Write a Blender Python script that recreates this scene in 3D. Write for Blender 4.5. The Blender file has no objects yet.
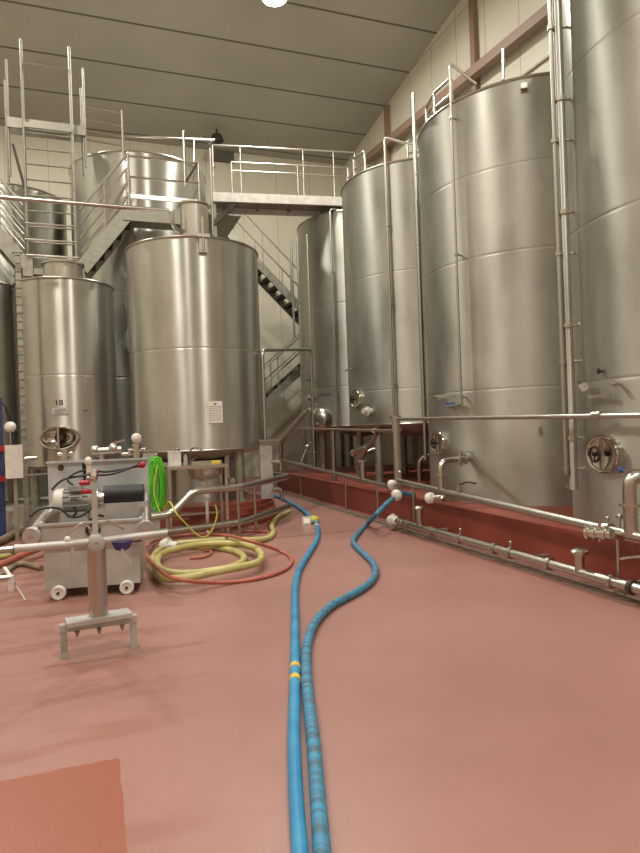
import bpy, bmesh, math, random
from mathutils import Vector as V, Matrix
random.seed(7)
sc = bpy.context.scene
COL = sc.collection
PI = math.pi
TANK={'D': (6.1, 4.25, 1.75), 'C': (6.15, 7.65, 1.56), 'B': (6.2, 11.02, 1.49), 'A': (6.32, 14.38, 1.44), 'E': (1.69, 10.67, 1.08), 'F': (-0.36, 11.75, 0.8), 'G': (-1.98, 12.25, 0.82), 'H': (1.15, 14.25, 1.42)}

# ---------------------------------------------------------------- materials
def lin(h):
    h = h.lstrip('#')
    c = [int(h[i:i+2], 16)/255 for i in (0, 2, 4)]
    return [(x/12.92 if x <= .04045 else ((x+.055)/1.055)**2.4) for x in c] + [1]

def mat(name, color, rough=.5, metal=0, emit=None, strength=0, spec=.5, alpha=None):
    m = bpy.data.materials.new(name); m.use_nodes = True
    b = m.node_tree.nodes['Principled BSDF']
    b.inputs['Base Color'].default_value = lin(color)
    b.inputs['Roughness'].default_value = rough
    b.inputs['Metallic'].default_value = metal
    b.inputs['Specular IOR Level'].default_value = spec
    if emit:
        b.inputs['Emission Color'].default_value = lin(emit); b.inputs['Emission Strength'].default_value = strength
    return m

def noise_col(m, c1, c2, scale, vec='Object', stretch=(1, 1, 1), detail=4, lo=.35, hi=.65, rough=None, bump=0, bscale=None):
    nt = m.node_tree; N = nt.nodes; L = nt.links
    b = N['Principled BSDF']
    tc = N.new('ShaderNodeTexCoord'); mp = N.new('ShaderNodeMapping'); mp.inputs['Scale'].default_value = stretch
    L.new(tc.outputs[vec], mp.inputs['Vector'])
    nz = N.new('ShaderNodeTexNoise'); nz.inputs['Scale'].default_value = scale; nz.inputs['Detail'].default_value = detail
    L.new(mp.outputs[0], nz.inputs['Vector'])
    r = N.new('ShaderNodeValToRGB'); r.color_ramp.elements[0].position = lo; r.color_ramp.elements[1].position = hi
    r.color_ramp.elements[0].color = lin(c1); r.color_ramp.elements[1].color = lin(c2)
    L.new(nz.outputs['Fac'], r.inputs[0]); L.new(r.outputs[0], b.inputs['Base Color'])
    if rough:
        mr = N.new('ShaderNodeMapRange'); mr.inputs['From Min'].default_value = .3; mr.inputs['From Max'].default_value = .7
        mr.inputs['To Min'].default_value = rough[0]; mr.inputs['To Max'].default_value = rough[1]
        L.new(nz.outputs['Fac'], mr.inputs['Value']); L.new(mr.outputs[0], b.inputs['Roughness'])
    if bump:
        n2 = N.new('ShaderNodeTexNoise'); n2.inputs['Scale'].default_value = bscale or scale*3; n2.inputs['Detail'].default_value = 3
        L.new(mp.outputs[0], n2.inputs['Vector'])
        bp = N.new('ShaderNodeBump'); bp.inputs['Strength'].default_value = bump; bp.inputs['Distance'].default_value = .01
        L.new(n2.outputs['Fac'], bp.inputs['Height']); L.new(bp.outputs[0], b.inputs['Normal'])
    return m

M = {}
def brushed(m, aniso=.75):
    nt = m.node_tree; b = nt.nodes['Principled BSDF']; tn = nt.nodes.new('ShaderNodeTangent'); tn.direction_type = 'RADIAL'; tn.axis = 'Z'
    nt.links.new(tn.outputs[0], b.inputs['Tangent']); b.inputs['Anisotropic'].default_value = aniso; b.inputs['Anisotropic Rotation'].default_value = .25
    return m
M['tank'] = brushed(noise_col(mat('brushed_tank_steel', '#b8b4a6', .3, .85), '#b4b3aa', '#c9c8c0', 2.6, stretch=(1, 1, .3), detail=6, rough=(.32, .40), bump=.015, bscale=8), .94)
M['tank_matte'] = brushed(noise_col(mat('matte_tank_steel', '#b8b4a6', .45, .85), '#98978d', '#c3c2b9', 1.3, stretch=(1, 1, .5), detail=8, rough=(.38, .56), bump=.05, bscale=4.5), .8)
M['tank_dull'] = brushed(noise_col(mat('dull_tank_steel', '#b0ac9e', .36, 1), '#a9a8a0', '#c2c1b9', 2.2, stretch=(1, 1, .3), detail=6, rough=(.38, .5), bump=.03, bscale=7), .85)
M['pipe'] = mat('pipe_steel', '#bdb8b0', .3, 1)
M['polish'] = mat('polished_steel', '#ccc8c0', .14, 1)
M['galv'] = noise_col(mat('galvanised_steel', '#9d998a', .5, .6), '#8f8c80', '#a5a296', 9, rough=(.42, .6))
M['dark_metal'] = mat('dark_steel', '#4a463c', .55, .6)
M['black'] = mat('black_rubber', '#1d1c1c', .5)
M['white'] = noise_col(mat('white_plastic', '#d9d4cc', .45), '#cfc9c0', '#e2ded7', 8)
M['paper'] = mat('white_notice', '#e9e4dc', .6)
M['ink'] = mat('grey_ink', '#8a837c', .7)
M['ink_dark'] = mat('dark_ink', '#3a3634', .7)
M['blue'] = mat('blue_handle', '#2a55a8', .4)
M['bluepost'] = mat('blue_painted_steel', '#2b3866', .5)
M['red'] = mat('red_plastic', '#a8232e', .45)
M['purple'] = mat('violet_clamp', '#3f3c78', .5)
M['yellow'] = mat('yellow_tape', '#e0b63c', .5)
M['yellowgreen'] = mat('yellow_green_cap', '#c4b53a', .5)
M['sponge'] = mat('yellow_sponge', '#d2c24a', .8)
M['hose_blue'] = noise_col(mat('blue_hose', '#2f86b4', .42), '#2a7cab', '#3c93bf', 5)
M['hose_yellow'] = noise_col(mat('yellow_hose', '#c3b269', .45), '#aea562', '#c4bb7c', 6)
M['hose_red'] = noise_col(mat('red_hose', '#bd6047', .5), '#a85c4a', '#b96c59', 6)
M['hose_brown'] = noise_col(mat('brown_hose', '#8a7a63', .5), '#7b6a55', '#988a72', 6)
M['hose_green'] = mat('green_hose', '#5fd02f', .4)
M['hose_lime'] = mat('lime_hose', '#b7c24e', .45)
M['motor'] = noise_col(mat('grey_motor_paint', '#a7a6a2', .55), '#8c8b88', '#9d9c99', 6)
M['lampglass'] = mat('lamp_glass', '#ffffff', .4, emit='#fff4de', strength=30)
M['lampbody'] = mat('lamp_housing', '#8b877b', .5, .3)

# blue hose wound with dark bands (procedural along the hose)
def banded():
    m = mat('banded_blue_hose', '#3c86a8', .5); nt = m.node_tree; N = nt.nodes; L = nt.links; b = N['Principled BSDF']
    uv = N.new('ShaderNodeUVMap'); sp = N.new('ShaderNodeSeparateXYZ'); L.new(uv.outputs[0], sp.inputs[0])
    ad = N.new('ShaderNodeMath'); ad.operation = 'ADD'
    sl = N.new('ShaderNodeMath'); sl.operation = 'MULTIPLY'; sl.inputs[1].default_value = .045
    L.new(sp.outputs['Y'], sl.inputs[0]); L.new(sp.outputs['X'], ad.inputs[0]); L.new(sl.outputs[0], ad.inputs[1])
    nz = N.new('ShaderNodeTexNoise'); nz.noise_dimensions = '1D'; nz.inputs['Scale'].default_value = 16; nz.inputs['Detail'].default_value = 3
    L.new(ad.outputs[0], nz.inputs['W'])
    r = N.new('ShaderNodeValToRGB'); e = r.color_ramp.elements
    e[0].position = .40; e[0].color = lin('#46687a'); e[1].position = .62; e[1].color = lin('#3f8cb2')
    L.new(nz.outputs['Fac'], r.inputs[0]); L.new(r.outputs[0], b.inputs['Base Color'])
    return m
M['hose_banded'] = banded()

def floor_mat():
    m = mat('red_epoxy_floor', '#b67a6a', .4); nt = m.node_tree; N = nt.nodes; L = nt.links; b = N['Principled BSDF']
    tc = N.new('ShaderNodeTexCoord')
    n1 = N.new('ShaderNodeTexNoise'); n1.inputs['Scale'].default_value = .55; n1.inputs['Detail'].default_value = 6; n1.inputs['Roughness'].default_value = .6
    L.new(tc.outputs['Object'], n1.inputs['Vector'])
    r = N.new('ShaderNodeValToRGB'); e = r.color_ramp.elements
    e[0].position = .3; e[0].color = lin(FLOOR_C[0]); e[1].position = .7; e[1].color = lin(FLOOR_C[1])
    L.new(n1.outputs['Fac'], r.inputs[0])
    # stretched darker streaks that run along the room
    mp = N.new('ShaderNodeMapping'); mp.inputs['Scale'].default_value = (1.1, 4.5, 1); mp.inputs['Rotation'].default_value = (0, 0, .35)
    L.new(tc.outputs['Object'], mp.inputs['Vector'])
    n2 = N.new('ShaderNodeTexNoise'); n2.inputs['Scale'].default_value = .9; n2.inputs['Detail'].default_value = 5; L.new(mp.outputs[0], n2.inputs['Vector'])
    r2 = N.new('ShaderNodeValToRGB'); r2.color_ramp.elements[0].position = .36; r2.color_ramp.elements[1].position = .5
    L.new(n2.outputs['Fac'], r2.inputs[0])
    # darker streaks only on the left half of the floor
    sp = N.new('ShaderNodeSeparateXYZ'); L.new(tc.outputs['Object'], sp.inputs[0])
    mr = N.new('ShaderNodeMapRange'); mr.inputs['From Min'].default_value = .9; mr.inputs['From Max'].default_value = -.8; mr.inputs['To Min'].default_value = 0; mr.inputs['To Max'].default_value = .75
    L.new(sp.outputs['X'], mr.inputs['Value'])
    iv = N.new('ShaderNodeMath'); iv.operation = 'SUBTRACT'; iv.inputs[0].default_value = 1; L.new(r2.outputs[0], iv.inputs[1])
    mu = N.new('ShaderNodeMath'); mu.operation = 'MULTIPLY'; L.new(iv.outputs[0], mu.inputs[0]); L.new(mr.outputs[0], mu.inputs[1])
    mx = N.new('ShaderNodeMixRGB'); mx.inputs[2].default_value = lin('#84503f'); L.new(mu.outputs[0], mx.inputs[0]); L.new(r.outputs[0], mx.inputs[1])
    # construction joints every 5.2 m across the room
    def band(sock, at, w):
        s = N.new('ShaderNodeMath'); s.operation = 'SUBTRACT'; s.inputs[1].default_value = at; L.new(sock, s.inputs[0])
        a = N.new('ShaderNodeMath'); a.operation = 'ABSOLUTE'; L.new(s.outputs[0], a.inputs[0])
        c = N.new('ShaderNodeMath'); c.operation = 'LESS_THAN'; c.inputs[1].default_value = w; L.new(a.outputs[0], c.inputs[0])
        return c.outputs[0]
    j = band(sp.outputs['Y'], 8.31, .03)
    mx2 = N.new('ShaderNodeMixRGB'); mx2.inputs[2].default_value = lin('#764a3f'); L.new(j, mx2.inputs[0]); L.new(mx.outputs[0], mx2.inputs[1])
    # repaired patch in fresher orange paint
    def less(sock, val):
        c = N.new('ShaderNodeMath'); c.operation = 'LESS_THAN'; c.inputs[1].default_value = val; L.new(sock, c.inputs[0]); return c.outputs[0]
    nw = N.new('ShaderNodeTexNoise'); nw.inputs['Scale'].default_value = 7; L.new(tc.outputs['Object'], nw.inputs['Vector'])
    def wob(sock):
        a = N.new('ShaderNodeMath'); a.operation = 'MULTIPLY_ADD'; a.inputs[1].default_value = .03; L.new(nw.outputs['Fac'], a.inputs[0]); L.new(sock, a.inputs[2]); return a.outputs[0]
    px = less(wob(sp.outputs['X']), .085); py = less(wob(sp.outputs['Y']), 3.095)
    pm = N.new('ShaderNodeMath'); pm.operation = 'MULTIPLY'; L.new(px, pm.inputs[0]); L.new(py, pm.inputs[1])
    mx3 = N.new('ShaderNodeMixRGB'); mx3.inputs[2].default_value = lin('#93543f'); L.new(pm.outputs[0], mx3.inputs[0]); L.new(mx2.outputs[0], mx3.inputs[1])
    L.new(mx3.outputs[0], b.inputs['Base Color'])
    mrr = N.new('ShaderNodeMapRange'); mrr.inputs['To Min'].default_value = .27; mrr.inputs['To Max'].default_value = .46; L.new(n1.outputs['Fac'], mrr.inputs['Value'])
    L.new(mrr.outputs[0], b.inputs['Roughness'])
    n3 = N.new('ShaderNodeTexNoise'); n3.inputs['Scale'].default_value = 60; L.new(tc.outputs['Object'], n3.inputs['Vector'])
    bp = N.new('ShaderNodeBump'); bp.inputs['Strength'].default_value = .12; bp.inputs['Distance'].default_value = .004; L.new(n3.outputs['Fac'], bp.inputs['Height']); L.new(bp.outputs[0], b.inputs['Normal'])
    return m
FLOOR_C = ('#92685f', '#a2776d')
M['floor'] = floor_mat()
M['plinth'] = noise_col(mat('red_painted_concrete', '#8a4436', .42), '#7f3b2f', '#94493b', 1.6, detail=6, rough=(.34, .5), bump=.05, bscale=8)

def panel_mat(name, color, dark, axes, rough=.6, ribs=None):
    """flat insulated panels; axes = list of (axis, spacing, offset, half width) for the joints"""
    m = mat(name, color, rough); nt = m.node_tree; N = nt.nodes; L = nt.links; b = N['Principled BSDF']
    tc = N.new('ShaderNodeTexCoord'); sp = N.new('ShaderNodeSeparateXYZ'); L.new(tc.outputs['Object'], sp.inputs[0])
    prev = None
    for ax, spc, off, w in axes:
        a = N.new('ShaderNodeMath'); a.operation = 'SUBTRACT'; a.inputs[1].default_value = off; L.new(sp.outputs[ax], a.inputs[0])
        p = N.new('ShaderNodeMath'); p.operation = 'PINGPONG'; p.inputs[1].default_value = spc/2; L.new(a.outputs[0], p.inputs[0])
        c = N.new('ShaderNodeMath'); c.operation = 'LESS_THAN'; c.inputs[1].default_value = w; L.new(p.outputs[0], c.inputs[0])
        if prev:
            q = N.new('ShaderNodeMath'); q.operation = 'MAXIMUM'; L.new(prev, q.inputs[0]); L.new(c.outputs[0], q.inputs[1]); prev = q.outputs[0]
        else: prev = c.outputs[0]
    nz = N.new('ShaderNodeTexNoise'); nz.inputs['Scale'].default_value = .5; L.new(tc.outputs['Object'], nz.inputs['Vector'])
    c1 = lin(color); r = N.new('ShaderNodeValToRGB'); r.color_ramp.elements[0].position = .3; r.color_ramp.elements[1].position = .7
    r.color_ramp.elements[0].color = [x*.93 for x in c1[:3]]+[1]; r.color_ramp.elements[1].color = [min(1, x*1.05) for x in c1[:3]]+[1]
    L.new(nz.outputs['Fac'], r.inputs[0])
    mx = N.new('ShaderNodeMixRGB'); mx.inputs[2].default_value = lin(dark); L.new(prev, mx.inputs[0]); L.new(r.outputs[0], mx.inputs[1])
    L.new(mx.outputs[0], b.inputs['Base Color'])
    if ribs:
        ax, spc = ribs
        w = N.new('ShaderNodeTexWave'); w.bands_direction = ax; w.inputs['Scale'].default_value = spc; L.new(tc.outputs['Object'], w.inputs['Vector'])
        bp = N.new('ShaderNodeBump'); bp.inputs['Strength'].default_value = .1; bp.inputs['Distance'].default_value = .02; L.new(w.outputs['Fac'], bp.inputs['Height']); L.new(bp.outputs[0], b.inputs['Normal'])
    return m
M['wall_right'] = panel_mat('cream_wall_panels', '#c9c3b2', '#a19b89', [('Y', 1.12, .2, .014), ('Z', 1.75, .3, .016)])
M['wall_far'] = panel_mat('cream_far_panels', '#c6c0ae', '#a8a292', [('X', 1.12, .2, .012)])
M['ceiling'] = panel_mat('olive_ceiling_panels', '#a9a69b', '#605d53', [('Y', 1.42, 14.75, .03)], .6, ribs=('X', 4))
M['brownbeam'] = mat('brown_painted_steel', '#866d5d', .5)
M['dirt'] = mat('dark_channel', '#57342b', .6)  # even dark tone for the flat strip of the slot drain
M['concrete'] = noise_col(mat('pale_painted_concrete', '#a8a29a', .6), '#98928a', '#b4aea6', 3)
M['hatch'] = mat('grey_vent_panel', '#5a574c', .7)
M['browndirt'] = mat('reddish_rust', '#6d4a3c', .6)
M['platesteel'] = noise_col(mat('grey_plate_steel', '#a3a19c', .4, .3), '#a9a6a2', '#bebbb7', 4, rough=(.34, .5))
M['bluegrey'] = noise_col(mat('bluish_plate_steel', '#9fa4a6', .42, .3), '#aeb3b5', '#c6cacb', 5, rough=(.35, .5))
M['faucet'] = mat('grey_chrome', '#8f8f8d', .2, 1)

# ---------------------------------------------------------------- mesh builder
class MB:
    def __init__(s): s.v = []; s.f = []; s.uv = {}; s.M = None
    def add(s, vs, fs, uvs=None):
        o = len(s.v)
        s.v += [tuple(s.M @ V(p)) if s.M else tuple(p) for p in vs]
        for i, f in enumerate(fs):
            if uvs: s.uv[len(s.f)] = uvs[i]
            s.f.append(tuple(o+k for k in f))
        return s
    def box(s, c, d, rz=0, R=None):
        c = V(c); x, y, z = [k/2 for k in d]
        Rm = R or Matrix.Rotation(rz, 3, 'Z')
        vs = [c + Rm @ V((sx*x, sy*y, sz*z)) for sx in (-1, 1) for sy in (-1, 1) for sz in (-1, 1)]
        return s.add(vs, [(0, 1, 3, 2), (4, 6, 7, 5), (0, 4, 5, 1), (2, 3, 7, 6), (0, 2, 6, 4), (1, 5, 7, 3)])
    def bar(s, p0, p1, w, h, up=(0, 0, 1)):
        """rectangular bar from p0 to p1"""
        p0 = V(p0); p1 = V(p1); d = (p1-p0); L = d.length; d.normalize(); up = V(up)
        a = d.cross(up)
        if a.length < 1e-4: a = d.cross(V((1, 0, 0)))
        a.normalize(); u = a.cross(d).normalized()
        R = Matrix((a, d, u)).transposed()
        return s.box((p0+p1)/2, (w, L, h), R=R)
    def cyl(s, p0, p1, r, r2=None, n=16):
        return s.rings([V(p0), V(p1)], [r, r if r2 is None else r2], n)
    def rings(s, pts, rad, n=12, closed=False, caps=True, uvl=False):
        pts = [V(p) for p in pts]; k = len(pts)
        if not isinstance(rad, (list, tuple)): rad = [rad]*k
        tan = []
        for i in range(k):
            if closed: t = pts[(i+1) % k]-pts[i-1]
            else: t = pts[min(i+1, k-1)]-pts[max(i-1, 0)]
            tan.append(t.normalized() if t.length > 1e-9 else V((0, 0, 1)))
        a = tan[0].orthogonal().normalized(); vs = []
        frames = []
        for i in range(k):
            a = (a - tan[i]*a.dot(tan[i]))
            if a.length < 1e-6: a = tan[i].orthogonal()
            a.normalize(); b = tan[i].cross(a); frames.append((a.copy(), b))
            for j in range(n):
                w = 2*PI*j/n; vs.append(pts[i] + (a*math.cos(w)+b*math.sin(w))*rad[i])
        fs = []; uvs = []; L = [0]
        for i in range(1, k): L.append(L[-1]+(pts[i]-pts[i-1]).length)
        L.append(L[-1])
        for i in range(k if closed else k-1):
            for j in range(n):
                i2 = (i+1) % k; j2 = (j+1) % n
                fs.append((i*n+j, i*n+j2, i2*n+j2, i2*n+j))
                uvs.append(((L[i], j/n), (L[i], (j+1)/n), (L[i+1], (j+1)/n), (L[i+1], j/n)))
        if caps and not closed:
            fs.append(tuple(reversed(range(n)))); uvs.append(tuple((0, 0) for _ in range(n)))
            fs.append(tuple((k-1)*n+j for j in range(n))); uvs.append(tuple((L[k-1], 0) for _ in range(n)))
        return s.add(vs, fs, uvs if uvl else None)
    def lathe(s, prof, c=(0, 0, 0), n=48, axis=None, cap0=True, cap1=True):
        """prof = list of (r, z) about the Z axis at c (or about 'axis' through c)"""
        c = V(c)
        R = V((0, 0, 1)).rotation_difference(V(axis).normalized()).to_matrix() if axis else Matrix.Identity(3)
        vs = []; fs = []
        for r, z in prof:
            for j in range(n):
                w = 2*PI*j/n; vs.append(c + R @ V((r*math.cos(w), r*math.sin(w), z)))
        for i in range(len(prof)-1):
            for j in range(n):
                j2 = (j+1) % n; fs.append((i*n+j, i*n+j2, (i+1)*n+j2, (i+1)*n+j))
        if cap0: fs.append(tuple(reversed(range(n))))
        if cap1: fs.append(tuple((len(prof)-1)*n+j for j in range(n)))
        return s.add(vs, fs)
    def torus(s, c, R, r, axis=(0, 0, 1), n=40, m=8, sx=1, sy=1):
        c = V(c); Q = V((0, 0, 1)).rotation_difference(V(axis).normalized()).to_matrix()
        pts = [c + Q @ V((R*sx*math.cos(2*PI*i/n), R*sy*math.sin(2*PI*i/n), 0)) for i in range(n)]
        return s.rings(pts, r, m, closed=True)
    def ball(s, c, r, n=16, sc=(1, 1, 1)):
        k = n//2; prof = [(max(1e-4, r*math.sin(PI*i/k)), -r*math.cos(PI*i/k)) for i in range(k+1)]
        o = MB().lathe(prof, (0, 0, 0), n, cap0=False, cap1=False); c = V(c)
        return s.add([c + V((p[0]*sc[0], p[1]*sc[1], p[2]*sc[2])) for p in o.v], o.f)
    def pipe(s, pts, r, bend=.06, n=12):
        return s.rings(fillet(pts, bend), r, n)
    def build(s, name, m, parent=None, sharp=38):
        off = ORG.get(parent.name, V((0, 0, 0))) if parent else V((0, 0, 0))
        me = bpy.data.meshes.new(name)
        me.from_pydata([tuple(V(p)-off) for p in s.v], [], s.f); me.update()
        if s.uv:
            ul = me.uv_layers.new(name='UVMap')
            for p in me.polygons:
                u = s.uv.get(p.index)
                if u:
                    for li, q in zip(p.loop_indices, u): ul.data[li].uv = q
        bm = bmesh.new(); bm.from_mesh(me)
        bmesh.ops.recalc_face_normals(bm, faces=bm.faces)
        for f in bm.faces: f.smooth = True
        for e in bm.edges:
            if len(e.link_faces) == 2 and e.calc_face_angle(0) > math.radians(sharp): e.smooth = False
        bm.to_mesh(me); bm.free()
        me.materials.append(m if not isinstance(m, str) else M[m])
        o = bpy.data.objects.new(name, me); COL.objects.link(o)
        if parent:
            o.parent = parent; ORG[o.name] = off
        return o
ORG = {}

def fillet(pts, rad, k=6):
    pts = [V(p) for p in pts]; out = [pts[0]]
    for i in range(1, len(pts)-1):
        p, a, b = pts[i], pts[i-1], pts[i+1]
        d1 = (a-p); d2 = (b-p); r = min(rad, d1.length*.49, d2.length*.49)
        s = p+d1.normalized()*r; e = p+d2.normalized()*r
        for q in range(k+1):
            t = q/k; out.append(s*(1-t)**2 + p*2*t*(1-t) + e*t*t)
    out.append(pts[-1]); return out

def smooth(pts, k=8, closed=False):
    pts = [V(p) for p in pts]; n = len(pts); out = []
    for i in range(n if closed else n-1):
        g = (lambda q: pts[q % n]) if closed else (lambda q: pts[min(max(q, 0), n-1)])
        p0, p1, p2, p3 = g(i-1), g(i), g(i+1), g(i+2)
        for q in range(k):
            t = q/k
            out.append(.5*((2*p1)+(p2-p0)*t+(2*p0-5*p1+4*p2-p3)*t*t+(3*p1-p0-3*p2+p3)*t**3))
    if not closed: out.append(pts[-1])
    return out

def tag(o, label, cat, group=None, kind=None):
    o['label'] = label; o['category'] = cat
    if group: o['group'] = group
    if kind: o['kind'] = kind
    return o
def thing(name, label, cat, loc, group=None):
    o = bpy.data.objects.new(name, None); COL.objects.link(o); o.location = loc; o.empty_display_size = .1
    ORG[o.name] = V(loc)
    return tag(o, label, cat, group)
def solo(name, mb, m, label, cat, group=None):
    xs, ys, zs = zip(*mb.v); c = V(((min(xs)+max(xs))/2, (min(ys)+max(ys))/2, min(zs)))
    mb.v = [tuple(V(p)-c) for p in mb.v]
    o = mb.build(name, m); o.location = c
    return tag(o, label, cat, group)
def struct(name, mb, m, label=None, parent=None):
    o = mb.build(name, m, parent)
    if not parent:
        o['kind'] = 'structure'
        if label: o['label'] = label
    return o

# ================================================================ SETTING
FARY = 19.35; RX = 8.2; LX = -6.0; BY = -7.0
def ceil_z(y): return 10.16 + (19.32-y)*.134
def st(name, mb, m, label, cat):
    o = struct(name, mb, m, label); o['category'] = cat; return o
st('floor', MB().box(((LX+RX)/2, (FARY+BY)/2, -.05), (RX-LX, FARY-BY, .1)), 'floor', 'red-pink epoxy floor of the tank hall with an orange repaired patch', 'floor')
def wall_poly(name, pts, thick, m, label):
    n = (V(pts[1])-V(pts[0])).cross(V(pts[2])-V(pts[0])).normalized()*thick
    k = len(pts); mb = MB().add([V(p) for p in pts]+[V(p)+n for p in pts],
        [tuple(range(k)), tuple(reversed(range(k, 2*k)))]+[(i, (i+1) % k, k+(i+1) % k, k+i) for i in range(k)])
    st(name, mb, m, label, 'wall')
wall_poly('wall_right', [(RX, BY, 0), (RX, FARY, 0), (RX, FARY, ceil_z(FARY)), (RX, BY, ceil_z(BY))], .12, 'wall_right', 'cream panelled wall behind the row of tall tanks')
wall_poly('wall_far', [(RX, FARY, 0), (LX, FARY, 0), (LX, FARY, ceil_z(FARY)), (RX, FARY, ceil_z(FARY))], .12, 'wall_far', 'cream end wall behind the staircase')
wall_poly('wall_left', [(LX, FARY, 0), (LX, BY, 0), (LX, BY, ceil_z(BY)), (LX, FARY, ceil_z(FARY))], .12, 'wall_far', 'cream side wall outside the picture')
wall_poly('wall_near', [(LX, BY, 0), (RX, BY, 0), (RX, BY, ceil_z(BY)), (LX, BY, ceil_z(BY))], .12, 'wall_far', 'cream wall behind the viewer')
cb = MB()
cz0, cz1 = ceil_z(FARY), ceil_z(BY)
cb.add([(LX, BY, cz1), (RX, BY, cz1), (RX, FARY, cz0), (LX, FARY, cz0), (LX, BY, cz1+.15), (RX, BY, cz1+.15), (RX, FARY, cz0+.15), (LX, FARY, cz0+.15)],
       [(0, 3, 2, 1), (4, 5, 6, 7), (0, 1, 5, 4), (1, 2, 6, 5), (2, 3, 7, 6), (3, 0, 4, 7)])
st('ceiling', cb, 'ceiling', 'olive grey sloping ceiling of long insulated panels', 'ceiling')

# wall steelwork: brown columns and the raking brown beam on the right wall
for (y, nm) in ((11.72, 'brown steel column on the cream wall above the second tank from the viewer'), (16.02, 'brown steel column on the cream wall nearest the far corner')):
    solo('wall_column', MB().box((RX-.06, y, ceil_z(y)/2-.05), (.12, .16, ceil_z(y)-.1)), 'brownbeam', nm, 'column', 'brown columns on the right wall')
mb = MB().bar((RX-.22, 6.5, 8.62), (RX-.22, 17.2, 9.42), .2, .2)
solo('wall_beam', mb, 'brownbeam', 'long brown beam running along the cream wall above the tall tanks', 'beam')
solo('wall_conduit', MB().cyl((RX-.03, 5.6, 8.0), (RX-.03, 12.4, 8.35), .03), 'galv', 'thin grey conduit on the cream wall under the brown beam', 'conduit')

# ceiling lamp (lit) with identical lamps down the hall
def lamp(x, y, lab, power, lit=True):
    z = ceil_z(y)
    t = thing('high_bay_lamp', lab, 'lamp', (x, y, z-.42), 'high bay ceiling lamps')
    MB().cyl((x, y, z-.02), (x, y, z-.2), .03).build('stem', 'lampbody', t)
    MB().lathe([(.08, z-.18), (.12, z-.3), (.27, z-.38), (.29, z-.42), (.27, z-.42), (.25, z-.4)], (x, y, 0), 32, cap1=True).build('housing', 'lampbody', t)
    MB().lathe([(.24, z-.43), (.245, z-.41)], (x, y, 0), 32).build('diffuser', 'lampglass', t)
    l = bpy.data.lights.new('lamp_light', 'AREA'); l.shape = 'DISK'; l.size = .5; l.energy = power; l.color = LAMPCOL
    lo = bpy.data.objects.new('lamp_light', l); COL.objects.link(lo); lo.parent = t; lo.location = (0, 0, -.03)
LAMPCOL = (1, .96, .88)
lamp(3.94, 12.8, 'glowing round ceiling lamp at the top edge of the picture', 520)
for (x, y, p) in ((3.2, -1.4, 800), (-2.6, 13.35, 480), (-2.6, 6.0, 520), (-2.6, -1.4, 420)):
    lamp(x, y, 'glowing round ceiling lamp outside the picture', p)

# unlit floodlight under the ceiling
p = V((3.707,18.200,9.985)); zc = ceil_z(p.y)
t = thing('hanging_floodlight', 'dark unlit floodlight hanging under the ceiling above the catwalk', 'floodlight', p)
MB().cyl((p.x, p.y, p.z+.1), (p.x, p.y, zc-.03), .025).build('stem', 'dark_metal', t)
MB().lathe([(.03, .16), (.12, .13), (.19, -.02), (.19, -.06), (.15, -.06), (.13, -.02)], p, 24).build('housing', 'dark_metal', t)
# grey hatch on the far wall
a = V((3.826,19.300,10.176)); b = V((4.439,19.300,9.811))
solo('wall_vent', MB().box(((a.x+b.x)/2, 19.31, (a.z+b.z)/2), (b.x-a.x, .06, a.z-b.z)), 'hatch', 'dark square vent on the end wall above the catwalk', 'vent')

# ================================================================ PLINTHS, DRAIN
PX0 = 4.3
mb = MB().box(((PX0+RX-.02)/2, 8.6, .21), (RX-.02-PX0, 13.2, .42))
solo('tank_plinth', mb, 'plinth', 'long red painted concrete plinth under the row of tall tanks', 'plinth')
mb = MB()
for (dx, w, z, h) in ((-.055, .03, .006, .012), (.055, .03, .006, .012)): mb.box((4.07+dx, 8.6, z), (w, 13.2, h))
mb2 = MB().box((4.07, 8.6, .002), (.085, 13.2, .004))
t = thing('floor_drain', 'narrow slot drain in the red floor along the long plinth', 'drain', (4.07, 8.6, 0))
mb.build('edge_strip', 'galv', t); mb2.build('channel', 'dirt', t)

EX, EY, ER = TANK['E']
mb = MB()
pr = [(1.27, 0), (1.27, .09), (1.25, .1), (1.245, .19), (1.225, .2), (1.22, .28), (1.2, .29), (1.195, .36), (.001, .36)]
mb.lathe(pr, (EX, EY, 0), 20, cap1=False)
solo('stepped_plinth', mb, 'plinth', 'round stepped red plinth under the big tank behind the sink', 'plinth')
solo('pale_plinth', MB().box((-1.4, 11.94, .17), (3.2, 1.86, .34)), 'concrete', 'pale concrete plinth under the two small tanks on the left', 'plinth')
solo('rear_plinth', MB().box((-.5, 14.6, .15), (6.0, 3.4, .3)), 'concrete', 'low concrete base under the large rear tanks behind the small tanks', 'plinth')

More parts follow.
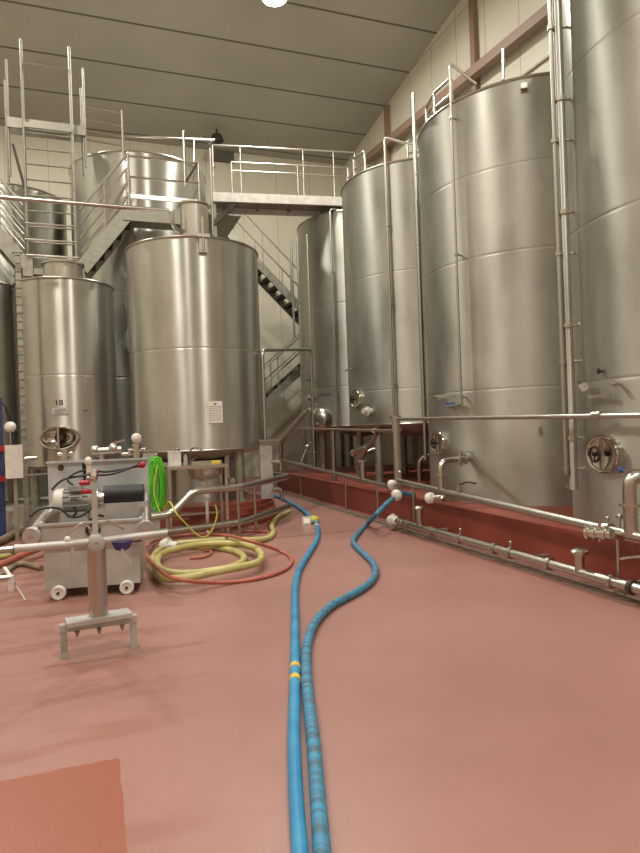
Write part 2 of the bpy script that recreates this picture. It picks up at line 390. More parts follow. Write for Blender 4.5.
# ================================================================ TANKS
def tank(key, label, z0, z1, seams, legs=0, neck=None, cone=True, material='tank', rise=.22, group=None, foot=.42, segs=96):
    cx, cy, r = TANK[key]
    t = thing('storage_tank', label, 'tank', (cx, cy, foot), group)
    mb = MB()
    pr = []
    if legs: pr += [(.1, z0-.28), (r*.9, z0-.05), (r-.02, z0-.015)]
    pr += [(r, z0)]
    for s in seams: pr += [(r, s-.03), (r, s-.009), (r-.003, s-.004), (r-.003, s+.004), (r, s+.009), (r, s+.03)]
    pr = [pr[0]] + pr[1:] + [(r, z1-.04), (r, z1), (r*.96, z1+.03), (.15, z1+rise)]
    if not legs: pr.insert(1, (r, z0+.04))
    else: pr.insert(4, (r, z0+.04))
    mb.lathe(pr, (cx, cy, 0), segs)
    mb.build('shell', material, t, sharp=50)
    MB().torus((cx, cy, z1), r+.004, .018, n=segs, m=8).build('rim', 'pipe', t)
    if legs:
        for k in range(legs):
            a = 2*PI*(k+.35)/legs
            x, y = cx+(r-.14)*math.cos(a), cy+(r-.14)*math.sin(a)
            MB().cyl((x, y, foot), (x, y, z0-.03), .07, n=16).cyl((x, y, foot), (x, y, foot+.025), .12).build('leg', 'galv', t)
        MB().torus((cx, cy, z0), r+.004, .016, n=segs, m=8).build('bottom_rim', 'pipe', t)
    if neck:
        nx, ny, nr, nz = neck
        MB().lathe([(nr, z1-.02), (nr, nz-.03), (nr+.035, nz-.03), (nr+.035, nz), (nr*.9, nz+.01), (.01, nz+.06)], (nx, ny, 0), 40).build('neck', 'pipe', t)
    return t
def frame(key, p):
    cx, cy, r = TANK[key]; p = V(p); n = V((p.x-cx, p.y-cy, 0)).normalized(); u = V((0, 0, 1)); x = u.cross(n)
    return Matrix(((x.x, u.x, n.x, p.x), (x.y, u.y, n.y, p.y), (x.z, u.z, n.z, p.z), (0, 0, 0, 1)))
def manhole(t, key, p, w, h, wheel=True, deep=0):
    F = frame(key, p); S = F @ Matrix.Diagonal((w, h, 1, 1))
    mb = MB(); mb.M = S
    mb.lathe([(1.06, -.12), (1.06, .045), (1.06, .035+deep), (1.0, .055+deep), (.92, .05+deep), (.88, .03+deep), (.5, .008+deep*.35), (.001, .004)], n=48, cap1=False)
    d = mb.build('manhole', 'polish', t)
    mb = MB(); mb.M = F; mb.bar((0, -h*.95, .05+deep), (0, h*.95, .05+deep), .03, .025, up=(0, 0, 1)).build('clamp_bar', 'pipe', d)
    if wheel:
        mb = MB(); mb.M = F @ Matrix.Translation((-w*.12 if wheel == 2 else 0, 0, .1)); R = h*.42
        mb.torus((0, 0, 0), R, .012, n=28)
        for k in range(3):
            a = 2*PI*k/3+.5; mb.cyl((0, 0, 0), (R*math.cos(a), R*math.sin(a), 0), .008, n=8)
        mb.cyl((0, 0, -.07), (0, 0, .015), .02, n=12)
        mb.build('handwheel', 'black', d)
    return d
def vpipe(t, name, p, za, zb, r=.022, top=None, m='pipe', foot=True, clamps=(), key=None):
    """vertical pipe at p.xy from za up to zb; wall clamps tie it to the tank"""
    p = V(p); pts = [(p.x, p.y, za), (p.x, p.y, zb)]
    if top: pts += [V(q) for q in top]
    mb = MB().pipe(pts, r, .08)
    o = mb.build(name, m, t)
    if key:
        cx, cy, R = TANK[key]; n = V((p.x-cx, p.y-cy, 0)); L = n.length; n.normalize()
        for z in clamps:
            MB().cyl((p.x, p.y, z), (p.x-n.x*(L-R+.01), p.y-n.y*(L-R+.01), z), .012, n=8).cyl((p.x, p.y, z-.02), (p.x, p.y, z+.02), r+.012).build('pipe_clamp', 'pipe', o)
    return o
def gauge(t, key, p, R=.045):
    cx, cy, r = TANK[key]; p = V(p); n = V((p.x-cx, p.y-cy, 0)).normalized(); f_ = V((-.45, -.89, 0)).normalized(); u = V((0, 0, 1)); x = u.cross(f_); o_ = p+n*.09-f_*.04
    st_ = MB().cyl(p-n*.01, p+n*.1, .012)
    mb = MB(); mb.M = Matrix(((x.x, u.x, f_.x, o_.x), (x.y, u.y, f_.y, o_.y), (x.z, u.z, f_.z, o_.z), (0, 0, 0, 1)))
    mb.v += st_.v; mb.f += st_.f
    mb.cyl((0, 0, 0), (0, 0, .04), .012).lathe([(R, .04), (R, .07), (R*.86, .075)], n=24)
    g = mb.build('dial_gauge', 'polish', t)
    f = MB(); f.M = mb.M; f.lathe([(R*.84, .0755), (R*.84, .0775)], n=24); f.build('dial', 'concrete', g)
    f = MB(); f.M = mb.M; f.box((R*.2, R*.2, .0785), (R*.7, .004, .002), rz=.8); f.build('needle', 'ink_dark', g)
    return g
def stub(t, key, p, L=.12, r=.02, name='sample_valve', handle=None, m='pipe'):
    mb = MB(); mb.M = frame(key, p)
    mb.cyl((0, 0, -.02), (0, 0, L), r).cyl((0, 0, L*.5), (0, 0, L*.5+.02), r*1.7).cyl((0, .03, L*.7), (0, -.03, L*.7), r*.7)
    o = mb.build(name, m, t)
    if handle:
        h = MB(); h.M = mb.M; h.box((.05, .045, L*.7), (.17, .022, .03)); h.build('lever', handle, o)
    return o

G = 'tall steel tanks on the long red plinth'
tD = tank('D', 'tall steel tank nearest the viewer, cut off by the right picture edge', .42, 6.3, (1.83, 3.3, 4.83), material='tank_matte', group=G)
manhole(tD, 'D', (4.366,4.485,1.161), .215, .16, 2)
gauge(tD, 'D', (4.399,4.661,1.780))
stub(tD, 'D', (4.350,4.281,1.780), .1, .014)
stub(tD, 'D', (4.368,4.500,1.914), .05, .012, 'level_probe', m='dark_metal')
F_ = frame('D', (4.366,4.484,1.686)); mb = MB(); mb.M = F_; mb.bar((-.15, 0, .05), (.15, 0, .05), .026, .026).build('name_plate_rail', 'polish', tD)
P1 = V((4.396,4.943,2.649)); P2 = V((4.328,4.962,2.650))
vpipe(tD, 'overflow_pipe', P1, .8, 6.9, .045, m='tank_dull', clamps=(1.3, 2.4, 3.5, 4.6, 5.7), key='D')
vpipe(tD, 'level_pipe', P2, .95, 7.2, .02, clamps=(1.0, 2.05, 3.1, 4.2, 5.3), key='D')
mb = MB(); mb.M = frame('D', (4.611,5.207,0.799)); mb.bar((-.09, 0, .05), (.09, 0, .05), .03, .012).build('foot_bracket', 'pipe', tD)

tC = tank('C', 'tall steel tank second from the viewer, standing directly on the red plinth', .42, 5.74, (1.9, 3.62, 4.7), material='tank_matte', group=G)
manhole(tC, 'C', (4.594,7.759,1.209), .19, .16, 1)
P1 = V((4.576,7.154,3.757))
lp = vpipe(tC, 'level_pipe', P1, 1.72, 6.22, .017, top=[V((4.809,6.914,5.851))], clamps=(1.82, 3.7, 5.5), key='C')
stub(tC, 'C', (4.591,7.604,1.848), .16, .02)
stub(tC, 'C', (4.605,7.432,1.702), .1, .016, 'gauge_valve', 'blue')
stub(tC, 'C', (4.635,7.279,1.722), .1, .02, 'drain_cock')
mb = MB(); mb.M = frame('C', (4.616,7.365,1.834)); mb.bar((-.2, 0, .1), (.12, 0, .1), .026, .026).build('valve_bar', 'polish', tC)
stub(tC, 'C', (5.211,6.405,1.374), .08, .015)
for (x0, y0) in ((524,80),):
    q = V((5.174,6.433,5.630)); mb = MB(); mb.M = frame('C', q); mb.box((0, -.02, .03), (.07, .06, .06)).cyl((-.05, -.05, .04), (.05, -.05, .04), .012).build('rim_bracket', 'pipe', tC)
cx, cy, r = TANK['C']
def top_guard(t, key, a0, a1, z, h, n=3, inset=.12):
    cx, cy, r = TANK[key]; R = r-inset; pts = []
    for k in range(n):
        a = a0+(a1-a0)*k/(n-1); pts.append(V((cx+R*math.cos(a), cy+R*math.sin(a), z)))
    g = MB().pipe([pts[0]]+[p+V((0, 0, h)) for p in pts]+[pts[-1]], .022, .06)
    g.rings([p+V((0, 0, h*.5)) for p in pts], .016, 8)
    for p in pts[1:-1]: g.cyl(p, p+V((0, 0, h)), .02, n=10)
    return g.build('top_guard', 'pipe', t)
top_guard(tC, 'C', PI*.78, PI*1.06, 5.75, .42, 4)
MB().cyl(V((5.367,7.097,6.086)), V((5.381,7.092,6.504)), .022, n=10).build('guard_post', 'pipe', tC)
top_guard(tC, 'C', PI*1.38, PI*1.45, 5.75, .45, 2, .3)

tB = tank('B', 'tall steel tank third from the viewer, raised on legs, with small oval manhole', 1.5, 6.12, (2.12, 4.2), legs=6, material='tank_matte', group=G)
manhole(tB, 'B', (4.713,10.920,1.994), .2, .165, 1)
stub(tB, 'B', (4.803,10.503,1.750), .2, .05, 'outlet_valve', m='white')
mb = MB(); mb.M = frame('B', (4.727,11.242,2.571)); mb.bar((-.15, 0, .06), (.3, 0, .06), .025, .02).build('name_plate_rail', 'pipe', tB)
P1 = V((5.007,9.984,3.683)); P2 = V((5.401,9.622,3.624))
vpipe(tB, 'level_pipe', P1, 1.45, 6.55, .024, clamps=(2.2, 3.6, 5.0), key='B', top=[V((P2.x, P2.y, 6.3))])
vpipe(tB, 'overflow_pipe', P2, .86, 7.2, .035, clamps=(1.9, 3.2, 4.6, 5.8), key='B')
mb = MB().bar((P2.x-.1, P2.y-.05, .86), (P2.x+.14, P2.y+.05, .86), .05, .015); mb.build('foot_bracket', 'pipe', tB)
top_guard(tB, 'B', PI*.84, PI*1.1, 6.13, .42, 4)
top_guard(tB, 'B', PI*1.3, PI*1.36, 6.13, .45, 2, .3)

tA = tank('A', 'tall steel tank at the far end of the row, below the catwalk end', 1.5, 6.38, (2.4, 4.3), legs=6, material='tank_matte', group=G, rise=.07)
P1 = V((5.235,13.301,4.357)); P2 = V((4.873,13.914,4.467))
q = V((5.462,13.150,6.820))
P1.y -= .0
vpipe(tA, 'level_pipe', P1, 1.35, 6.42, .024, clamps=(2.2, 3.6, 5.0), key='A', top=[V((P1.x+.2, P1.y-.03, 6.42)), V((P1.x+.2, P1.y-.03, 6.2))])
vpipe(tA, 'overflow_pipe', P2, 1.35, 6.0, .03, clamps=(2.0, 3.4, 4.9), key='A')
mb = MB(); mb.M = frame('A', (5.029,13.741,1.649)); mb.lathe([(.3, -.1), (.3, .12), (.24, .2), (.1, .24), (.01, .245)], n=32); mb.build('side_hatch', 'pipe', tA)
stub(tA, 'A', (4.925,14.022,2.178), .2, .05, 'outlet_valve', m='pipe')
stub(tA, 'A', (4.921,14.037,2.604), .2, .02, 'sample_valve')
mb = MB(); mb.M = frame('A', (5.087,13.636,2.246)); mb.bar((-.12, 0, .04), (.15, 0, .04), .025, .02).build('name_plate_rail', 'pipe', tA)

TANK_E = tE = tank('E', 'big squat steel tank with a white notice, on the round red plinth', 1.2, 4.45, (2.76,), legs=4, neck=(EX-.02, EY-.42, .225, 5.16), group=None, foot=.36, rise=.25)
# white notice with lines of print
F_ = frame('E', (1.776,9.593,1.777))
mb = MB(); mb.M = F_; mb.box((0, 0, .006), (.225, .33, .004)); n_ = mb.build('notice', 'paper', tE)
mb = MB(); mb.M = F_
mb.box((0, .125, .009), (.045, .03, .002))
random.seed(3)
for k in range(9):
    y = .085-.027*k; x = -.095
    while x < .09:
        w = random.uniform(.02, .05); mb.box((min(x+w/2, .095-w/2), y, .009), (w, .008 if k else .011, .002)); x += w+.012
mb.build('print', 'ink', n_)
q = V((1.676,9.560,4.330)); mb = MB(); mb.M = frame('E', q); mb.box((0, -.02, .0), (.12, .22, .05)).cyl((0, -.1, .03), (0, .4, .03), .022).box((0, .12, .03), (.2, .05, .05)); mb.build('lifting_bracket', 'pipe', tE)
mb = MB().cyl((EX-.2, EY-.5, .36), (EX-.2, EY-.5, 1.0), .05).cyl((EX+.35, EY-.6, .5), (EX+.35, EY-.6, 1.1), .06).cyl((EX+.35, EY-.6, .7), (EX+.35, EY-.95, .7), .045).build('outlet_pipe', 'pipe', tE)
# pedestal skirt between the legs
MB().lathe([(.72, .36), (.72, 1.02)], (EX, EY+.1, 0), 40).build('pedestal', 'tank_dull', tE)

tF = tank('F', 'small steel tank with oval mirror manhole behind the pump cart', 1.02, 4.05, (2.48,), legs=4, neck=(-.37, 11.5, .31, 4.4), group=None, foot=.34, rise=.16)
manhole(tF, 'F', (-0.487,10.960,1.461), .29, .18, 0, .09)
mb = MB(); mb.M = frame('F', (-0.487,10.960,1.461)); mb.lathe([(.055, .0), (.055, .07), (.03, .085)], n=20); mb.build('centre_boss', 'dark_metal', tF)
F_ = frame('F', (-0.473,10.958,1.895)); mb = MB(); mb.M = F_; mb.box((0, 0, .008), (.25, .11, .006)); mb.build('name_plate', 'bluegrey', tF)
mb = MB(); mb.M = F_; mb.box((0, .015, .0125), (.17, .014, .002)).box((-.02, -.02, .0125), (.12, .012, .002)); mb.build('plate_print', 'ink', tF)
# tank number 1 8
F_ = frame('F', (-0.484,10.960,2.033)); mb = MB(); mb.M = F_
mb.box((-.035, 0, .004), (.02, .075, .003)).box((-.05, .026, .004), (.015, .014, .003))
for (x0, y0, w, h) in ((.03, .034, .05, .012), (.03, .0, .05, .012), (.03, -.034, .05, .012), (.01, 0, .014, .08), (.05, 0, .014, .08)): mb.box((x0, y0, .004), (w, h, .003))
mb.build('tank_number', 'ink_dark', tF)
stub(tF, 'F', (-0.080,11.001,1.920), .08, .02)
stub(tF, 'F', (0.081,11.083,1.156), .25, .05, 'outlet_valve', m='pipe')
tG = tank('G', 'small steel tank cut off by the left picture edge', 1.02, 4.1, (2.48,), legs=4, foot=.34, rise=.16)
tH = tank('H', 'large rear steel tank behind the short stairs, its top level with the catwalk', .3, 7.05, (2.6, 4.3, 5.9), foot=.3, rise=.12)
TANK['J'] = (-1.52, 14.7, 1.15)
tJ = tank('J', 'large dim steel tank behind the ladder at the left picture edge', .3, 6.45, (4.3,), foot=.3, rise=.1, material='tank_dull')
q = V((TANK['H'][0]-.1, TANK['H'][1]-.8, 7.18))
mb = MB()
for k in range(4): mb.cyl((q.x+.13*k, q.y, 7.05), (q.x+.13*k, q.y, 7.24), .035).ball((q.x+.13*k, q.y, 7.25), .05, 10)
mb.build('top_valves', 'pipe', tH)

# ================================================================ CATWALK AND STAIRS
# catwalk from the top of the big rear tank across to the wall-side tanks
CY0, CY1, CZ = 13.45, 14.2, 6.68
t = thing('catwalk', 'steel catwalk with railings high up across the hall behind the tanks', 'catwalk', (4.3, 14, CZ-.25))
X0, X1 = 2.68, 6.05
MB().box(((X0+X1)/2, (CY0+CY1)/2, CZ-.03), (X1-X0, CY1-CY0, .06)).build('deck', 'concrete', t)
for y in (CY0, CY1): MB().box(((X0+X1)/2, y, CZ-.08), (X1-X0, .06, .2)).build('edge_beam', 'white', t)
for x in (3.0, 3.75, 4.5, 5.3, 5.9): MB().box((x, (CY0+CY1)/2, CZ-.09), (.06, CY1-CY0-.06, .06)).build('cross_beam', 'galv', t)
for y, xs, sets in ((CY0+.0, (2.75, 3.35, 4.75, 5.45, 5.95), (1.06,)), (CY1, (3.2, 4.75, 6.0), (1.02, .82))):
    r_ = MB()
    for h in sets: r_.cyl((xs[0], y, CZ+h), (xs[-1], y, CZ+h), .018, n=10)
    r_.build('hand_rail', 'pipe', t)
    for x in xs: MB().cyl((x, y, CZ-.05), (x, y, CZ+sets[0]), .015, n=10).build('rail_post', 'pipe', t)
MB().bar((X0+.02, CY0+.06, 6.02), (X0+.55, CY0+.06, CZ-.16), .1, .1).build('brace', 'dark_metal', t)
MB().box((2.74, CY0+.1, 3.26), (.08, .08, 6.5)).build('leg', 'galv', t)
MB().box((2.74, CY1, 3.26), (.08, .08, 6.5)).build('leg', 'galv', t)
MB().rings(smooth([(2.75, CY0, CZ+.3), (2.72, CY0, CZ+.5), (2.8, CY0, CZ+.62)], 5), .02, 8).build('hook', 'galv', t)

t.location = (4.3, 14, CZ-.25); t.rotation_euler.z = -.15

def flight(t, x0, z0, x1, z1, y0, y1, nst, rail=True, m='galv', tread='dark_metal', up=1):
    for y in (y0, y1):
        MB().bar((x0, y, z0), (x1, y, z1), .05, .2).build('stringer', m, t)
    for k in range(nst):
        f = (k+.5)/nst; MB().box((x0+(x1-x0)*f, (y0+y1)/2, z0+(z1-z0)*f), (.24, abs(y1-y0)-.05, .05)).build('tread', tread, t)
    if rail:
        for y in (y0, y1):
            g = MB()
            for h in (.55, 1.0): g.cyl((x0, y, z0+h), (x1, y, z1+h), .02, n=8)
            g.build('hand_rail', m, t)
            n = 4
            for k in range(n): f = (k+.3)/n; MB().cyl((x0+(x1-x0)*f, y, z0+(z1-z0)*f), (x0+(x1-x0)*f, y, z0+(z1-z0)*f+1.0), .018, n=8).build('rail_post', m, t)

t = thing('staircase', 'grey steel staircase in two flights against the far end wall', 'staircase', (5.2, 16.8, 0))
flight(t, 3.45, 6.75, 6.5, 3.72, 16.3, 17.1, 14)
flight(t, 6.5, 3.72, 2.3, .2, 17.6, 18.4, 16)
p = V((5.395,16.200,6.707)); MB().cyl((p.x, 16.2, 0), (p.x, 16.2, p.z), .04, n=12).build('support_pole', 'galv', t)
p = V((5.219,16.200,6.559)); MB().cyl((p.x, 16.2, 3.9), (p.x, 16.2, p.z), .03, n=12).build('support_pole', 'galv', t)
MB().box((7.1, 17.35, 3.72), (1.3, 2.2, .08)).build('landing', 'galv', t)
MB().box((3.1, 16.0, CZ-.12), (.75, 2.9, .08)).build('top_landing', 'galv', t)
for (x, y) in ((7.6, 16.4), (7.6, 18.3), (6.55, 16.35), (6.55, 18.35)): MB().box((x, y, 1.85), (.1, .1, 3.7)).build('leg', 'galv', t)

# platform stairs above the two small tanks: landing, flights to both sides, ladder in the middle
t = thing('stair_platform', 'pale steel landing with short stairs rising to both sides above the small tanks', 'platform', (-.55, 12.35, 4.2))
LY0, LY1 = 11.95, 12.7; LZ = 4.42
MB().box((-.545, (LY0+LY1)/2, LZ-.05), (.95, LY1-LY0, .1)).build('landing', 'galv', t)
for x in (-.95, -.12): MB().box((x, LY0-.03, LZ), (.16, .05, .3)).build('toe_plate', 'galv', t)
for (xa, za, xb, zb) in ((-.08, 4.45, .78, 5.56), (-1.0, 4.45, -1.9, 5.6)):
    for y in (LY0, LY1):
        MB().bar((xa, y, za), (xb, y, zb), .05, .24).build('stringer', 'galv', t)
        g = MB()
        for h in (.3, .55, .8, 1.05): g.cyl((xa, y, za+h), (xb, y, zb+h), .016 if h < 1 else .022, n=8)
        g.build('hand_rail', 'pipe', t)
        MB().cyl((xb, y, zb-.1), (xb, y, zb+1.05), .022, n=8).build('rail_post', 'pipe', t)
        xm, zm = (xa+xb)/2, (za+zb)/2
        MB().cyl((xm, y, zm-.1), (xm, y, zm+1.05), .018, n=8).build('rail_post', 'pipe', t)
    for k in range(5):
        f = (k+.85)/5.4; MB().box((xa+(xb-xa)*f, (LY0+LY1)/2, za+(zb-za)*f), (.22, LY1-LY0-.06, .04)).build('tread', 'dark_metal', t)
# upper platform in front of the big rear tank
MB().box((1.39, (LY0+LY1)/2, 5.52), (1.44, LY1-LY0, .06)).build('upper_deck', 'galv', t)
MB().box((1.38, LY0-.01, 5.5), (1.46, .07, .26)).build('edge_beam', 'galv', t)
MB().box((1.42, LY0, 5.83), (1.3, .03, .08)).build('kick_rail', 'pipe', t)
g = MB()
for h in (.66, 1.04): g.cyl((.78, LY0, 5.52+h), (2.06, LY0, 5.52+h), .022, n=8)
g.cyl((2.06, LY0, 6.56), (2.06, LY1, 6.56), .022, n=8).cyl((2.06, LY0, 6.18), (2.06, LY1, 6.18), .022, n=8)
g.build('hand_rail', 'pipe', t)
MB().cyl((2.06, LY0, 5.4), (2.06, LY0, 6.56), .022, n=8).build('rail_post', 'pipe', t)
MB().bar((1.82, LY0, 6.2), (2.03, LY0, 6.54), .04, .04).build('rail_post', 'dark_metal', t)
MB().cyl((1.8, LY0, 6.1), (1.8, LY0, 7.15), .022, n=8).build('rail_post', 'pipe', t)
for x in (-.98, -.11): MB().box((x, LY1, 2.375), (.08, .08, 4.06)).build('leg', 'galv', t)
for x in (.85, 2.0): MB().box((x, LY1-.03, 2.75), (.08, .08, 5.5)).build('leg', 'galv', t)
# front barrier of the landing
g = MB()
for z in (4.65, 4.92, 5.2): g.cyl((-.98, LY0, z), (-.12, LY0, z), .016, n=8)
g.build('front_rail', 'pipe', t)

# ladder
t = thing('ladder', 'tall pale steel ladder rising from the landing to the upper platform', 'ladder', (-.57, 12.6, 4.42))
LYL = 12.52
for x in (-.985, -.17):
    MB().cyl((x, LYL, 4.425), (x, LYL, 8.72), .027, n=10).build('side_rail', 'galv', t)
for k in range(9):
    z = 4.75+.285*k; MB().cyl((-.985, LYL, z), (-.17, LYL, z), .016, n=8).build('rung', 'galv', t)
MB().cyl((-.985, LYL, 8.3), (-.17, LYL, 8.3), .012, n=8).build('rung', 'galv', t)
MB().box((-.57, LYL-.02, 7.16), (.82, .05, .09)).build('threshold', 'galv', t)
t = thing('upper_platform', 'pale steel platform with railings at the top of the ladder', 'platform', (-.6, 13.0, 7.1))
MB().box((-.6, 12.98, 7.3), (1.35, .5, .06)).build('deck', 'galv', t)
MB().box((-.6, 12.74, 7.28), (1.35, .05, .18)).build('edge_beam', 'galv', t)
for (x, za, zb) in ((-1.26, 6.3, 8.45), (.06, 6.6, 8.5)):
    MB().cyl((x, 12.78, za), (x, 12.78, zb), .022, n=10).build('rail_post', 'galv', t)
    MB().cyl((x-.05, 12.95, za-.1), (x-.05, 12.95, zb-.3), .022, n=10).build('rail_post', 'galv', t)
MB().bar((-1.2, 12.78, 6.9), (-.98, 12.78, 5.9), .05, .05).build('brace', 'dark_metal', t)
g = MB()
for z in (7.75, 7.5, 7.28, 7.1): g.cyl((.06, 12.8, z+.05), (.75, 12.8, z), .017, n=8)
g.build('hand_rail', 'pipe', t)
MB().cyl((.75, 12.8, 6.9), (.75, 12.8, 7.8), .024, n=8).build('rail_post', 'pipe', t)
t2 = MB().rings([V((.75, 12.8, 7.27)), V((1.8, 12.8, 7.2)), V((2.72, 13.3, 7.78)) if False else V((1.8, 12.8, 7.2))], .02, 8) if False else None
g = MB().cyl((.75, 12.8, 7.3), V((2.663,13.400,7.718)), .02, n=8).cyl(V((2.663,13.400,7.718)), (2.58, 13.62, CZ+1.04), .02, n=8)
g.cyl(V((2.203,13.200,7.595)), V((2.185,13.200,7.049)), .018, n=8)
g.build('long_rail', 'pipe', t)

# tall thin pole standing by the sink tank (from the rim up to the catwalk rail)
solo('vent_pole', MB().cyl(V((1.938,10.100,4.678)), V((1.938,10.100,6.049)), .018, n=10), 'pipe', 'thin vertical steel pole rising from the rim of the big squat tank', 'pole')

# pipe that crosses the hall on the left and enters the neck of the squat tank
e0 = V((-1.345,10.300,5.045)); e1 = V((1.294,10.050,4.962))
mb = MB().pipe([e0, e1, V((e1.x+.0, e1.y+.02, e1.z-.22)), V((EX-.275, EY-.42, e1.z-.25))], .032, .06)
solo('crossing_pipe', mb, 'pipe', 'long thin steel pipe crossing above the small tanks into the neck of the squat tank', 'pipe')
# slotted riser in front of the small tank, with clamps
a = V((-1.016,10.900,4.392)); b = V((-1.002,10.900,1.214)); x = (a.x+b.x)/2
t = thing('cable_riser', 'vertical slotted steel cable riser at the left of the small tank', 'riser', (x, 10.9, 0))
mb = MB().box((x, 10.9, a.z/2), (.075, .05, a.z))
for k in range(30): mb.box((x, 10.866, .6+k*.13), (.085, .012, .03))
mb.build('channel', 'galv', t)
MB().box((x, 10.9, a.z+.02), (.14, .1, .04)).build('end_cap', 'galv', t)

# ================================================================ PIPEWORK ON THE LONG PLINTH
PXX = 4.15
def flange(mb, c, axis, r, h=.03):
    c = V(c); a = V(axis).normalized(); return mb.cyl(c-a*h/2, c+a*h/2, r, n=20)
# upper product pipe (near half)
a = V((4.150,8.222,0.670)); b = V((4.150,3.934,0.513)); e = b+(b-a)*.35
dirp = (e-a).normalized()
t = thing('product_pipe', 'long steel product pipe sloping along the near half of the red plinth', 'pipe', (4.15, 5.5, .42))
MB().rings([a, e], .04, 16).build('pipe', 'pipe', t)
def on(px):   # point on the pipe whose depth matches the picture column
    d = CAMRAY(px); best = min(range(400), key=lambda k: abs(PROJX(a.lerp(e, k/400))-px)); return a.lerp(e, best/400)
CAMF = V((0.34038, 0.940288, 0.0)); CAMR = V((0.939715, -0.340172, -0.034899)); CAMO = V((0, 0, 1.5))
def PROJX(p): q = V(p)-CAMO; return 320+630*q.dot(CAMR)/q.dot(CAMF)
def CAMRAY(px): return px
# elbow outlet of tank C
s = on(441); q = V((4.648,7.129,1.004)); h = V((s.x, s.y, q.z))
el = MB().pipe([s, h, q], .042, .13, n=14)
o = el.build('outlet_elbow', 'pipe', t)
f = MB(); flange(f, (s.x, s.y, V((4.150,7.013,0.830)).z), (0, 0, 1), .085, .02); f.build('flange', 'pipe', o)
d_ = (q-h).normalized(); vpos = h.lerp(q, .6)
f = MB(); flange(f, vpos, d_, .07, .03); flange(f, vpos+d_*.12, d_, .07, .03); f.cyl(vpos-d_*.03, vpos+d_*.13, .055).cyl(vpos+d_*.05+V((0, 0, -.09)), vpos+d_*.05+V((0, 0, .12)), .02)
v_ = f.build('butterfly_valve', 'polish', o)
MB().bar(vpos+d_*.05+V((0, 0, .1)), vpos+d_*.22+V((0, 0, .1)), .03, .02).build('lever', 'bluegrey', v_)
# elbow outlet of tank D at the picture edge
s = on(631); q = V((4.333,3.964,0.979)); h = V((s.x, s.y, q.z+.02))
o = MB().pipe([s, h, q], .055, .16, n=16).build('outlet_elbow', 'pipe', t)
f = MB(); flange(f, (s.x, s.y, V((4.150,4.024,0.764)).z), (0, 0, 1), .085, .022); f.build('flange', 'polish', o)
MB().bar(V((4.300,4.243,1.033)), V((4.300,3.991,1.038)), .02, .02).cyl(V((4.300,3.991,1.038)), q, .02).build('valve_stem', 'pipe', o)
MB().ball(V((4.300,4.254,1.032)), .028, 12).build('valve_knob', 'blue', o)
# small valve with lever on top of the pipe
s = on(459); f = MB().cyl(s, s+V((0, 0, .13)), .02); flange(f, s+V((0, 0, .07)), (0, 0, 1), .035, .02); o = f.build('air_valve', 'pipe', t)
MB().rings(smooth([s+V((0, 0, .12)), s+V((.05, -.1, .16)), s+V((.1, -.22, .15))], 5), .012, 8).build('lever', 'dark_metal', o)
s = on(608); f = MB(); flange(f, s, dirp, .062, .06); f.cyl(s, s+V((0, 0, .1)), .012).ball(s+V((0, 0, .1)), .02, 10); f.build('pipe_clamp', 'pipe', t)
s = on(619); f = MB().cyl(s, s+V((.02, 0, .12)), .014).ball(s+V((.02, 0, .13)), .03, 10); f.build('air_valve', 'pipe', t)
# side outlet with open end
s = on(622); q = V((3.980,4.333,0.511)); u = V((4.050,4.125,0.518))
f = MB().cyl(q, u, .05, n=20).cyl(u, s+V((0, 0, -.02)), .04)
dq = (u-q).normalized()
for k in (.05, .35, .75): flange(f, q.lerp(u, k), dq, .062, .025)
f.cyl(q.lerp(u, .5)+V((0, 0, -.07)), q.lerp(u, .5)+V((0, 0, .1)), .012)
o = f.build('open_coupling', 'polish', t)
MB().cyl(q-dq*.002, q+dq*.004, .037, n=20).build('bore', 'black', o)
# white plug on a side branch
s = on(446); q = V((3.980,7.012,0.550)); mid = V((4.060,6.879,0.569))
f = MB().cyl(q, mid, .03).pipe([mid, s+V((0, .05, -.12)), s], .025, .05); o = f.build('side_branch', 'pipe', t)
dq = (mid-q).normalized()
f = MB().lathe([(.02, -.05), (.06, -.045), (.07, -.02), (.07, .03), (.05, .045), (.03, .06)], q, 20, axis=dq); f.build('plug', 'white', o)
# supports on the front edge
for px in (413, 617):
    s = on(px); MB().cyl((s.x, s.y, 0), (s.x, s.y, s.z-.03), .016, n=10).cyl((s.x, s.y, 0), (s.x, s.y, .012), .05).build('support_post', 'pipe', t)
# white hose couplings where the banded blue hose joins
c0 = V((4.120,8.361,0.603)); c1 = V((4.020,8.041,0.506))
f = MB().cyl(a+dirp*.03, c0, .035)
f.lathe([(.03, -.06), (.065, -.05), (.07, 0), (.065, .05), (.03, .06)], c0, 20, axis=(c1-c0)); f.build('coupling_nut', 'white', t)
NUT = MB().lathe([(.03, -.06), (.07, -.05), (.078, 0), (.07, .05), (.035, .075)], c1+(c1-c0)*.12, 20, axis=(c1-c0))
f = MB().pipe([a+dirp*.06, a+dirp*.06+V((0, 0, .12))], .02).ball(a+dirp*.06+V((0, 0, .13)), .028, 10); f.build('air_valve', 'pipe', t)
HOSE_END = c1

